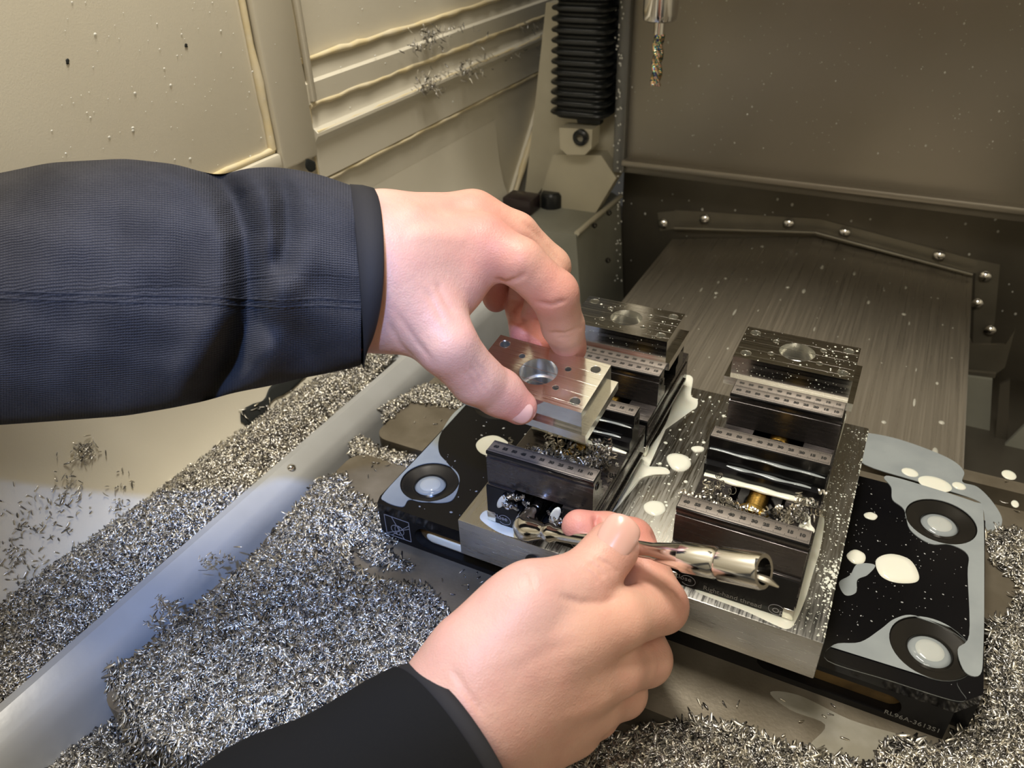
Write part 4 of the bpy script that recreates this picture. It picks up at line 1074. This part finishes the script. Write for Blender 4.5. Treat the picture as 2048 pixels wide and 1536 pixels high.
def heap(name, label, poly, z0, H, fall, dens, L=(.0042, .0090), Wr=(.0010, .0020), noise=.0015, plane=None, hard=None):
    xs = [p[0] for p in poly]; ys = [p[1] for p in poly]
    x0, x1, y0, y1 = min(xs), max(xs), min(ys), max(ys)
    def hf(x, y):
        d = pdist(x, y, poly)*pip(x, y, poly)
        if hard is not None: d = np.minimum(d*50, 1)*hard(x, y)*fall+0*d if False else d
        t = np.clip(d/fall, 0, 1); h = H*(t*t*(3-2*t))
        h = h+noise*(np.sin(x*310+np.sin(y*270)*1.3)*np.sin(y*290+1.7*np.sin(x*180)))*np.clip(t*3, 0, 1)
        base = z0 if plane is None else plane(x, y)
        return base+h
    g = .0035; nx = int((x1-x0)/g)+2; ny = int((y1-y0)/g)+2
    gx, gy = np.meshgrid(x0+np.arange(nx)*g, y0+np.arange(ny)*g, indexing='ij')
    fx, fy = gx.ravel(), gy.ravel(); hz = hf(fx, fy)-.0008; bv = np.stack([fx, fy, hz], 1)
    inn = (pip(fx, fy, poly) & (pdist(fx, fy, poly) > .002)).reshape(nx, ny)
    bf = []
    for i in range(nx-1):
        for j in range(ny-1):
            if inn[i, j] and inn[i+1, j] and inn[i, j+1] and inn[i+1, j+1]: bf.append((i*ny+j, (i+1)*ny+j, (i+1)*ny+j+1, i*ny+j+1))
    ar = (x1-x0)*(y1-y0); N = int(ar*dens); x = RNG.uniform(x0, x1, N); y = RNG.uniform(y0, y1, N)
    k = pip(x, y, poly); x, y = x[k], y[k]; d = pdist(x, y, poly)
    k = RNG.uniform(0, 1, len(x)) < np.clip(.35+d/.006, 0, 1); x, y = x[k], y[k]
    x = x+RNG.normal(0, .0012, len(x)); y = y+RNG.normal(0, .0012, len(y)); n = len(x)
    z = hf(x, y)+RNG.uniform(.0002, .0022, n)
    e = .002; nx_ = -(hf(x+e, y)-hf(x-e, y))/(2*e); ny_ = -(hf(x, y+e)-hf(x, y-e))/(2*e)
    Nr = np.stack([np.clip(nx_, -1.2, 1.2), np.clip(ny_, -1.2, 1.2), np.ones(n)], 1)
    return chip_mesh(name, np.stack([x, y, z], 1), Nr, RNG.uniform(*L, n), RNG.uniform(*Wr, n), np.full(n, .0003), RNG.uniform(0, 2*math.pi, n), RNG.normal(0, .38, n), RNG.uniform(-.1, .28, n), CHIPS, label, bed=(bv, np.array(bf)) if bf else None)
def pz(px, z): return [(onz(u, v, z).x, onz(u, v, z).y) for u, v in px]
D0 = 1.45e6
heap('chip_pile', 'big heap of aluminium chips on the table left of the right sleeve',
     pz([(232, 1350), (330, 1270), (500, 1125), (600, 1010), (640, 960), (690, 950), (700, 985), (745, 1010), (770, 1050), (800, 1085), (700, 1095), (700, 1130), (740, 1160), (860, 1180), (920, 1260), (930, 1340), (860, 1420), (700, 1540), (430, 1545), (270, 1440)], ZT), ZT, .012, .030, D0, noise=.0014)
heap('chip_pile', 'loose chips on the table by the lower left corner of the black plate',
     pz([(750, 1080), (790, 1120), (830, 1130), (820, 1140), (760, 1135), (720, 1110)], ZT), ZT, .003, .02, 1.2e6)
heap('chip_pile', 'heap of chips at the bottom of the picture, right of the right hand',
     pz([(1000, 1700), (1040, 1560), (1110, 1520), (1190, 1482), (1290, 1460), (1390, 1440), (1480, 1455), (1560, 1490), (1660, 1515), (1750, 1540), (1760, 1490), (1810, 1480), (1890, 1500), (1950, 1600), (1900, 1800)], ZT), ZT, .008, .030, D0)
heap('chip_pile', 'heap of chips on the table along the right end of the black plate',
     pz([(1976, 1070), (2010, 1060), (2120, 1070), (2300, 1200), (2300, 1700), (1960, 1700), (1885, 1500), (1950, 1430), (1975, 1400), (1978, 1240), (2015, 1240), (2040, 1180), (2010, 1140), (1985, 1130)], ZT), ZT, .010, .030, D0)
heap('chip_pile', 'chips packed in the T-slot to the left of the black plate', pz([(700, 880), (716, 862), (760, 890), (830, 905), (838, 925), (790, 950), (740, 915), (700, 905)], ZT), ZT-.004, .005, .02, 1.7e6, L=(.002, .005))
heap('chip_pile', 'ridge of chips on the table behind the square iron land, next to the left wrist', pz([(765, 845), (768, 815), (850, 770), (900, 775), (940, 800), (925, 822), (880, 812), (820, 805), (785, 835)], ZT), ZT, .005, .02, 1.7e6, L=(.002, .005))
heap('chip_pile', 'chips lying in the trough behind the steel lip along the left wall', [(-.348, -.02), (-.349, .16), (-.347, .27), (-.350, .33), (-.352, .40), (-.358, .45), (-.372, .50), (-.390, .50), (-.396, .40), (-.405, .29), (-.409, .22), (-.415, .16), (-.418, -.02)], -.024, .0095, .020, 1.7e6, L=(.0032, .0068))
heap('chip_pile', 'dark chips lying low in front of the table corner at the lower left', [(-.330, -.05), (-.330, .10), (-.318, .125), (-.311, .16), (-.3135, .122), (-.30, .115), (-.285, .112), (-.25, .112), (-.2, .112), (-.2, -.05)], -.060, .012, .02, 1.6e6)
# scattered single flakes
def scatter(name, label, pts, nrm, L, Wd):
    P = np.array([tuple(p) for p in pts]); n = len(P); Nr = np.tile(np.array(nrm, float), (n, 1))
    return chip_mesh(name, P, Nr, RNG.uniform(*L, n), RNG.uniform(*Wd, n), np.full(n, .00025), RNG.uniform(0, 6.28, n), RNG.normal(0, .25, n), RNG.uniform(0, .35, n), CHIPS, label)
pts = []
for _ in range(420):
    c_ = random.choice([(130, 980, 22, 30), (60, 1040, 35, 22), (35, 1110, 25, 25), (100, 1140, 60, 25), (60, 1200, 45, 25), (170, 1150, 40, 40), (240, 1010, 12, 30), (170, 900, 14, 14), (80, 1090, 60, 60)])
    pts.append(onfoot(random.gauss(c_[0], c_[2]), random.gauss(c_[1], c_[3])))
scatter('stuck_chips', 'thin chips stuck to the cream wall at the lower left', pts, (1, 0, 0), (.002, .0055), (.0005, .0012))
pts = [onx(random.gauss(u, a), random.gauss(v, b), XW+dx) for u, v, a, b, n_, dx in ((862, 75, 14, 10, 60, .010), (835, 95, 12, 5, 25, .010), (905, 62, 28, 6, 30, .010), (862, 165, 13, 11, 90, .014), (930, 140, 25, 9, 70, .014), (845, 180, 8, 6, 25, .012), (1080, 60, 20, 8, 20, .008), (1000, 110, 40, 8, 25, .008)) for _ in range(n_)]
scatter('stuck_chips', 'clumps of curled chips hanging on the upper ledges of the cream wall', pts, (1, 0, .4), (.003, .009), (.0005, .0012))
pts = [onx(random.gauss(u, a), random.gauss(v, b), XW+.0018) for u, v, a, b, n_ in ((1100, 130, 7, 70, 120), (1085, 190, 5, 20, 20)) for _ in range(n_)]
scatter('stuck_chips', 'chips and grime clinging along the wall edge left of the bellows', pts, (1, 0, 0), (.003, .008), (.0008, .002))
pts = []
for _ in range(340):
    c_ = random.choice([(560, 830, 30, 18), (630, 800, 26, 14), (690, 740, 22, 18), (740, 705, 16, 14), (600, 860, 28, 14), (730, 760, 12, 20)])
    u, v = random.gauss(c_[0], c_[2]), random.gauss(c_[1], c_[3]); pts.append(onfoot(u, v, .002))
scatter('stuck_chips', 'wet chips caught in the trough below the left cuff', pts, (.5, 0, 1), (.003, .007), (.0006, .0014))
pts = [onz(random.uniform(u0, u1), random.uniform(v0, v1), ZT+.0006) for u0, u1, v0, v1, n_ in ((700, 860, 900, 960, 14), (780, 920, 820, 880, 6), (780, 1000, 1120, 1200, 22), (1340, 1700, 1400, 1500, 26), (1980, 2048, 960, 1060, 5)) for _ in range(n_)]
scatter('loose_chips', 'single chips strewn over the bare iron table', pts, (0, 0, 1), (.002, .005), (.0006, .0014))
# edges of the trough lip
pts = [onz(random.gauss(u, 14), random.gauss(v, 9), -.018) for u, v in ((420, 1130), (450, 1115), (330, 1215), (395, 1290), (340, 1210), (345, 1230), (310, 1250)) for _ in range(16)]
scatter('loose_chips', 'flakes caught on the steel lip at the lower left', pts, (0, 0, 1), (.002, .006), (.0005, .0012))

pts = []
for _ in range(900):
    (u0, v0), (u1, v1) = random.choice([((228, 1340), (262, 1432)), ((262, 1432), (345, 1480)), ((345, 1480), (440, 1545))]); t = random.random(); k = abs(random.gauss(0, 1))
    p = onz(u0+(u1-u0)*t, v0+(v1-v0)*t, ZT); pts.append(Vector((p.x-.004*k*(v0 < 1400)+random.gauss(0, .002), p.y-.005*k*(v0 > 1400)+random.gauss(0, .002), ZT+.003-.007*k)))
scatter('spilling_chips', 'chips spilling over the table corner at the lower left', pts, (-.5, -.6, .7), (.004, .008), (.001, .0019))
def curls(name, label, blobs, seed=1):
    rn = random.Random(seed); vs, fs = [], []
    for (cx, cy, cz, sx, sy, sz, n_, Rr) in blobs:
        for _ in range(n_):
            p = Vector((rn.gauss(cx, sx), rn.gauss(cy, sy), cz+abs(rn.gauss(0, sz)))); ax_ = Vector((rn.gauss(0, 1), rn.gauss(0, .6), abs(rn.gauss(0, .7)))).normalized()
            u = ax_.orthogonal().normalized(); v = ax_.cross(u); R_ = Rr*rn.uniform(.5, 1.2); tn = rn.uniform(.6, 3.2); pit = R_*rn.uniform(.7, 2.2); w = rn.uniform(.0002, .0005)
            st = 9*max(1, int(tn+.5)); k0 = len(vs)
            for i in range(st+1):
                t = i/st*tn*2*math.pi; c_ = p+ax_*(pit*t/6.28)+(u*math.cos(t)+v*math.sin(t))*R_*(1-.2*i/st)
                q = ax_*w; o_ = (u*math.cos(t)+v*math.sin(t))*.00015
                vs += [c_-q, c_+q, c_+q+o_, c_-q+o_]
            for i in range(st):
                for a in range(4): b = (a+1) % 4; fs.append((k0+i*4+a, k0+i*4+b, k0+i*4+4+b, k0+i*4+4+a))
    o = put(name, mesh(name, vs, fs), CHIPS); tag(o, label, 'metal chips', kind='stuff'); return o
zc = ZR+.026
curls('curled_chips', 'tangle of curly chips in the jaw gap of the front right vise', [(-.052, .305, zc+.001, .003, .005, .005, 34, .0016), (-.045, .300, zc, .004, .004, .003, 34, .0015), (-.032, .297, zc-.004, .007, .005, .004, 200, .0013), (-.017, .300, zc, .003, .006, .004, 45, .0015), (-.010, .310, zc+.003, .003, .004, .005, 36, .0017)], 3)
curls('curled_chips', 'tangle of curly chips in the jaw gap of the front left vise, under the part', [(-.135, .300, zc, .010, .006, .004, 120, .0016), (-.118, .300, zc, .005, .007, .006, 110, .0015), (-.110, .308, zc+.004, .003, .004, .006, 40, .0015)], 4)
curls('curled_chips', 'shreds of chips around the wrench head on the front left vise', [(-.1480, .2675, ZR+.016, .0015, .0008, .004, 16, .0010), (-.1430, .268, ZR+.0235, .003, .0008, .0015, 12, .0010), (-.1200, .268, ZR+.017, .002, .0008, .003, 16, .0010), (-.110, .267, ZR+.020, .002, .0008, .003, 6, .0012)], 5)

# ================================================================== COOLANT
def puddle(label, px, z, mt=FILM, th=.0005, name='coolant_puddle', jit=0., k=6, plane=None, cat='puddle', kk=True):
    f = plane or (lambda u, v: onz(u, v, z)); n = (0, 0, 1)
    o = blot(name, [f(u, v) for u, v in smooth_loop(px, k, jit)], mt, None, th, n); tag(o, label, cat); return o
def lake(label, px, z, holes=(), mt=FILM, th=.0004, k=5):
    """large irregular film: rim rises to a flat top"""
    o = smooth_loop(px, k); P = [onz(u, v, z) for u, v in o]; pts = [(p.x, p.y) for p in P]
    hs = [circ(x, y, r, 40) for x, y, r in holes]
    bm = bmesh.new(); prism(bm, pts, hs, lambda q: (q[0], q[1], z+th), lambda q: (q[0], q[1], z-.0001))
    e = sharp(from_bm('coolant_puddle', bm, mt), 50); tag(e, label, 'puddle'); return e
lake('blue grey coolant film around the left recess of the black plate', [(770, 985), (850, 900), (921, 822), (935, 806), (905, 830), (880, 872), (878, 905), (893, 925), (915, 952), (917, 975), (905, 1000), (880, 1006), (845, 1003), (818, 1000), (805, 1014), (770, 1003)], .0001, [(-.2265, .3085, .0188)])
lake('coolant film around the upper right recess of the black plate', [(1768, 955), (1800, 958), (1950, 1005), (1966, 1022), (1968, 1200), (1966, 1300), (1960, 1350), (1930, 1345), (1915, 1300), (1938, 1270), (1935, 1150), (1935, 1110), (1900, 1090), (1860, 1088), (1820, 1060), (1808, 1020), (1785, 1000), (1782, 975)], .0001, [(.0612, .4025, .0188)])
lake('coolant film around the lower right recess of the black plate', [(1655, 1322), (1668, 1290), (1720, 1285), (1760, 1260), (1790, 1238), (1830, 1232), (1900, 1262), (1935, 1290), (1938, 1330), (1915, 1362), (1920, 1380), (1932, 1400), (1900, 1400), (1780, 1362)], .0001, [(.0612, .3060, .0188)])
puddle('large oval milky coolant drop on the black plate right of the riser', [(1752, 1120), (1780, 1108), (1820, 1120), (1838, 1150), (1830, 1165), (1790, 1165), (1760, 1150)], .0001, MILK, .0012)
puddle('smaller oval coolant drop just left of the large oval one', [(1694, 1108), (1710, 1100), (1730, 1110), (1728, 1125), (1710, 1128), (1696, 1118)], .0001, MILK, .0010)
puddle('small pale drop high on the black plate near the riser edge', [(1728, 1028), (1742, 1025), (1755, 1032), (1748, 1040), (1732, 1036)], .0001, MILK, .0006)
puddle('dim coolant smear below the two oval drops', [(1678, 1165), (1700, 1150), (1715, 1128), (1750, 1130), (1735, 1150), (1715, 1160), (1712, 1185), (1690, 1190)], .0001, FILM, .0002)
puddle('pale round coolant drop on the black plate left of the front left vise', [(952, 888), (968, 874), (995, 872), (1020, 890), (1010, 912), (985, 914), (960, 905)], .0001, MILK, .0008)
puddle('coolant spill creeping out beside the rear left vise', [(1292, 905), (1330, 850), (1362, 760), (1385, 755), (1382, 790), (1395, 800), (1390, 818), (1360, 822), (1335, 850), (1310, 885), (1300, 930), (1260, 985), (1235, 1010), (1250, 970)], ZR, MILK, .0007)
puddle('milky coolant spill at the rear right corner of the front left vise', [(1268, 905), (1285, 900), (1290, 930), (1330, 935), (1338, 948), (1300, 952), (1275, 965), (1240, 1010), (1225, 1022), (1262, 960)], ZR+.0002, MILK, .0008)
puddle('round ringed coolant drop between the vises', [(1333, 915), (1350, 908), (1375, 915), (1382, 930), (1368, 942), (1345, 938)], ZR, MILK, .0014)
puddle('pale coolant drop between the vises, below the ringed one', [(1288, 1010), (1303, 1002), (1325, 1006), (1330, 1022), (1312, 1032), (1292, 1024)], ZR, MILK, .0007)
puddle('elongated drop right of the ringed one', [(1382, 896), (1395, 893), (1408, 896), (1405, 903), (1390, 904)], ZR, MILK, .0008)
puddle('blue lit milky pool at the left foot of the front left vise', [(962, 1040), (965, 1025), (978, 1022), (985, 1045), (1020, 1057), (1060, 1070), (1045, 1078), (1000, 1066)], ZR, MILK, .0005)
puddle('cream bead of coolant along the right side of the front right vise', [(1636, 1035), (1648, 1036), (1647, 1060), (1640, 1100), (1625, 1150), (1610, 1200), (1590, 1245), (1575, 1258), (1550, 1250), (1490, 1222), (1400, 1187), (1402, 1180), (1490, 1212), (1560, 1236), (1580, 1225), (1605, 1160), (1628, 1080)], ZR, MILK, .0008)
puddle('cream bead of coolant along the right side of the rear right vise', [(1686, 830), (1692, 834), (1680, 880), (1665, 930), (1655, 975), (1645, 985), (1656, 930), (1668, 885)], ZR+.0004, MILK, .0008)
lake('broad milky puddle on the table behind the black plate', [(1727, 870), (1745, 868), (1800, 880), (1870, 905), (1910, 925), (1928, 945), (1925, 965), (1955, 975), (1985, 1005), (2004, 1040), (1992, 1068), (1972, 1058), (1966, 1020), (1950, 1000), (1850, 968), (1730, 930), (1722, 900)], ZT)
for (u, v, a, b), lb in (((1870, 968, 34, 14), 'bright cream pool touching the rear edge of the black plate'), ((1820, 945, 17, 8), 'cream pool left of the bright one behind the plate'), ((1918, 972, 14, 7), 'cream pool right of the bright one behind the plate'),
                         ((2018, 950, 15, 9), 'pale splash on the table at the right edge of the picture'), ((2030, 1008, 8, 7), 'small pale splash above the right chips')):
    puddle(lb, [(u+a*math.cos(t), v+b*math.sin(t)+a*.25*math.cos(t)) for t in np.linspace(0, 2*math.pi, 10)[:-1]], ZT+.0004, MILK, .0005)
lake('thin coolant film along the front foot of the black plate', [(1540, 1385), (1600, 1392), (1700, 1440), (1800, 1470), (1860, 1490), (1880, 1510), (1800, 1530), (1700, 1520), (1640, 1500), (1620, 1490), (1650, 1450), (1580, 1420)], ZT, mt=mat('thin_film', (.23, .215, .17), 0, .12, spec=.5, var=(60, .8, (.32, .31, .27))), th=.0003)
for L_, lb in (([(560, 838), (600, 800), (660, 752), (700, 735), (690, 752), (640, 795), (590, 835)], 'cream coolant streak in the trough below the left cuff'), ([(640, 815), (690, 770), (730, 745), (742, 750), (705, 790), (660, 822)], 'second cream coolant streak nearer the lip below the cuff')):
    o = blot('coolant_puddle', [onfoot(u, v, .0030) for u, v in smooth_loop(L_, 4)], mat('old_coolant', (.55, .50, .33), 0, .2), None, .0008, (.7, 0, .7)); tag(o, lb, 'puddle')
# smears and dots (uncountable): one object per surface
def dots(name, label, spots, mt, seed=0, cat='droplets'):
    """spots: (point, normal, radius a, radius b, angle)"""
    vs, fs = [], []; rn = random.Random(seed)
    for p, nrm, a, b, ang in spots:
        n = Vector(nrm).normalized(); u = (Vector((0, 1, 0)) if abs(n.y) < .9 else Vector((0, 0, 1))).cross(n).normalized(); v = n.cross(u)
        d1 = u*math.cos(ang)+v*math.sin(ang); d2 = n.cross(d1); k = len(vs); K = 10
        for rr, h in ((1., 0), (.8, .35), (.4, .55)):
            for i in range(K): t = 2*math.pi*i/K; vs.append(Vector(p)+d1*(a*rr*math.cos(t))+d2*(b*rr*math.sin(t))+n*(h*min(a, b)*.8))
        vs.append(Vector(p)+n*(.6*min(a, b)*.8))
        for r_ in range(2):
            for i in range(K): j = (i+1) % K; fs.append((k+r_*K+i, k+r_*K+j, k+r_*K+K+j, k+r_*K+K+i))
        for i in range(K): fs.append((k+2*K+i, k+2*K+(i+1) % K, k+3*K))
    o = put(name, mesh(name, vs, fs), mt, None, True); tag(o, label, cat, kind='stuff'); return o
rn = random.Random(5)
sp_ = []
for _ in range(520):       # riser right margin
    x = rn.uniform(-.0015, .0128); y = .266+.172*rn.random(); r = .00022+.0006*rn.random()**4
    if y > .36: r *= .7
    sp_.append(((x, y, ZR), (0, 0, 1), r, r*rn.uniform(.7, 1), rn.uniform(0, 3)))
for _ in range(75):
    x = .0128-abs(rn.gauss(0, .0035)); y = rn.gauss(.300, .009); r = .0004+.0010*rn.random()**3
    sp_.append(((x, y, ZR), (0, 0, 1), r, r*.8, rn.uniform(0, 3)))
for _ in range(60): sp_.append(((.0130, .266+.172*rn.random(), ZR-.0004), (1, 0, 1), .0009, .0006, 1.5))
dots('coolant_droplets', 'spatter of white coolant drops on the right margin of the riser', sp_, MILK)
sp_ = []
for _ in range(170):
    x = rn.uniform(-.098, -.066); y = .27+.165*rn.random(); r = .0003+.0011*rn.random()**4
    sp_.append(((x, y, ZR), (0, 0, 1), r, r*rn.uniform(.6, 1), rn.uniform(0, 3)))
dots('coolant_droplets', 'white coolant drops on the riser between the left and right vises', sp_, MILK)
sp_ = []
for W_, n_ in (((-.0335, .4035), 90), ((-.1345, .4035), 45)):
    for _ in range(n_):
        x = rn.uniform(-.031, .031)*(1 if rn.random() < .5 else .95); y = rn.uniform(-.018, .018)
        if rn.random() < .5: x = .031-abs(rn.gauss(0, .010))
        if math.hypot(x, y) < .011 or abs(x) > .031: continue
        r = .0002+.0006*rn.random()**5; sp_.append(((W_[0]+x, W_[1]+y, .0906), (0, 0, 1), r, r*.85, rn.uniform(0, 3)))
    for _ in range(int(n_*.7)):
        x = rn.uniform(-.031, .031); z = .0905-rn.uniform(.002, .012)
        r = .00018+.0003*rn.random()**4; sp_.append(((W_[0]+x, W_[1]-.01827, z), (0, -1, 0), r, r*.8, 0))
dots('coolant_droplets', 'fine white drops on the two clamped parts', sp_, MILK)
sp_ = []
for _ in range(240):
    x = rn.uniform(.015, .080); y = rn.uniform(.285, .42); r = .0002+.0005*rn.random()**4
    if any(math.hypot(x-a, y-b) < .019 for a, b in rec): continue
    sp_.append(((x, y, .0), (0, 0, 1), r, r*.7, rn.uniform(0, 3)))
for _ in range(60):
    x = rn.uniform(-.235, -.17); y = rn.uniform(.285, .38); r = .0003+.0008*rn.random()**3
    if any(math.hypot(x-a, y-b) < .019 for a, b in rec): continue
    sp_.append(((x, y, .0), (0, 0, 1), r, r*.7, rn.uniform(0, 3)))
dots('coolant_droplets', 'tiny drops scattered over the black plate', sp_, mat('dim_drop', (.35, .36, .36), 0, .1))
sp_ = []
def roofz(x):
    return float(np.interp(x, [eL.x, ridge.x, eR.x], [eL.z, ridge.z, eR.z]))
for _ in range(110):
    x = rn.uniform(-.2, .07); y = rn.uniform(.52, .85); r = .0005+.0020*rn.random()**3
    sp_.append(((x, y, roofz(x)), (0, 0, 1), r*(1 if rn.random() < .6 else .5), r*(1 if rn.random() < .6 else 3), 0))
dots('coolant_droplets', 'pale drops and runs on the scratched way cover', sp_, mat('pale_drop', (.45, .44, .38), 0, .1))
sp_ = []
for _ in range(220):
    u, v = rn.uniform(1260, 2048), rn.uniform(0, 310); p = ony(u, v, .7998); r = .0003+.0006*rn.random()**6
    sp_.append((p, (0, -1, 0), r, r*1.3, 0))
for _ in range(90):
    u, v = rn.uniform(1260, 2040), rn.uniform(350, 640); p = ony(u, v, .8695)
    if p.z > .035: continue
    r = .0006+.0010*rn.random()**3; sp_.append((p, (0, -1, 0), r, r*1.3, 0))
for _ in range(70):
    v = rn.uniform(0, 590); p = ony(1238+rn.gauss(0, 4), v, .79); sp_.append((p, (0, -1, 0), .0008, .0011, 0))
dots('coolant_droplets', 'clear droplets on the rear wall and its left corner', sp_, WATER)
sp_ = []
for _ in range(260):
    u, v = rn.uniform(100, 1080), rn.uniform(0, 480); p = onx(u, v, XW+.0002)
    if p.z < .086: continue
    if p.y < .49 and u > 560: continue
    dx = .0002 if p.y < .43 else (.007 if p.y < .482 else np.interp(p.z, [.112, .115, .143, .150, .160, .174, .19, .206], [0, .004, .004, .0085, .0035, .005, .0055, -.002]))
    r = .0003+.0006*rn.random()**5; sp_.append((onx(u, v, XW+float(dx)+.0002), (1, 0, 0), r, r*1.3, 0))
dots('coolant_droplets', 'clear droplets running down the cream wall', sp_, WATER)
# coolant beads lying on the steps of the open jaws
for vx, w_ in ((-.0320, 'right'), (-.1325, 'left')):
    for i, (y, z, r_, nm) in enumerate(((.3302, .0661, .0012, 'upper'), (.3285, .0588, .0016, 'middle'), (.3245, .0526, .0024, 'lower'))):
        P = [Vector((vx-HW+.001+(2*HW-.002)*t, y+.0003*math.sin(t*17), z)) for t in np.linspace(0, 1 if not (w_ == 'right' and i == 2) else .98, 30)]
        o = tube('coolant_bead', P, [r_*(.35+.65*math.sin(math.pi*min(1, max(.03, t)))**.4)*(1+.15*math.sin(t*23+i)) for t in np.linspace(0, 1, 30)], MILK if i == 2 else FILM, None, 8)
        for v_ in o.data.vertices: v_.co.z = z+(v_.co.z-z)*.45
        tag(o, '%s bead of coolant along the stepped rear jaw of the front %s vise' % (nm, w_), 'coolant bead')
puddle('white blob on the front right vise way, right of the tangle', [(1597, 1052), (1608, 1035), (1620, 1033), (1622, 1050), (1630, 1062), (1620, 1068), (1603, 1060)], ZR+.0265, MILK, .001)
for u, v, a, lb in ((1003, 1003, 8, 'blue lit coolant spot left of the wrench head'), (1110, 1030, 10, 'blue lit coolant spot right of the wrench head')):
    P = [ony(u+a*math.cos(t)+a*.6*math.sin(-t), v+a*1.6*math.sin(t), .2682) for t in np.linspace(0, 2*math.pi, 16)[:-1]]
    o = blot('coolant_puddle', P, MILK, None, .0006, (0, -1, 0)); tag(o, lb, 'puddle')
o = blot('coolant_puddle', [(x, Y0+.0058, z) for x, z in stadium(-.187, -.0210, .029, .0034)], MILK, None, .0008, (0, -1, 0)); tag(o, 'milky coolant lying in the oblong pocket of the plate front', 'puddle')
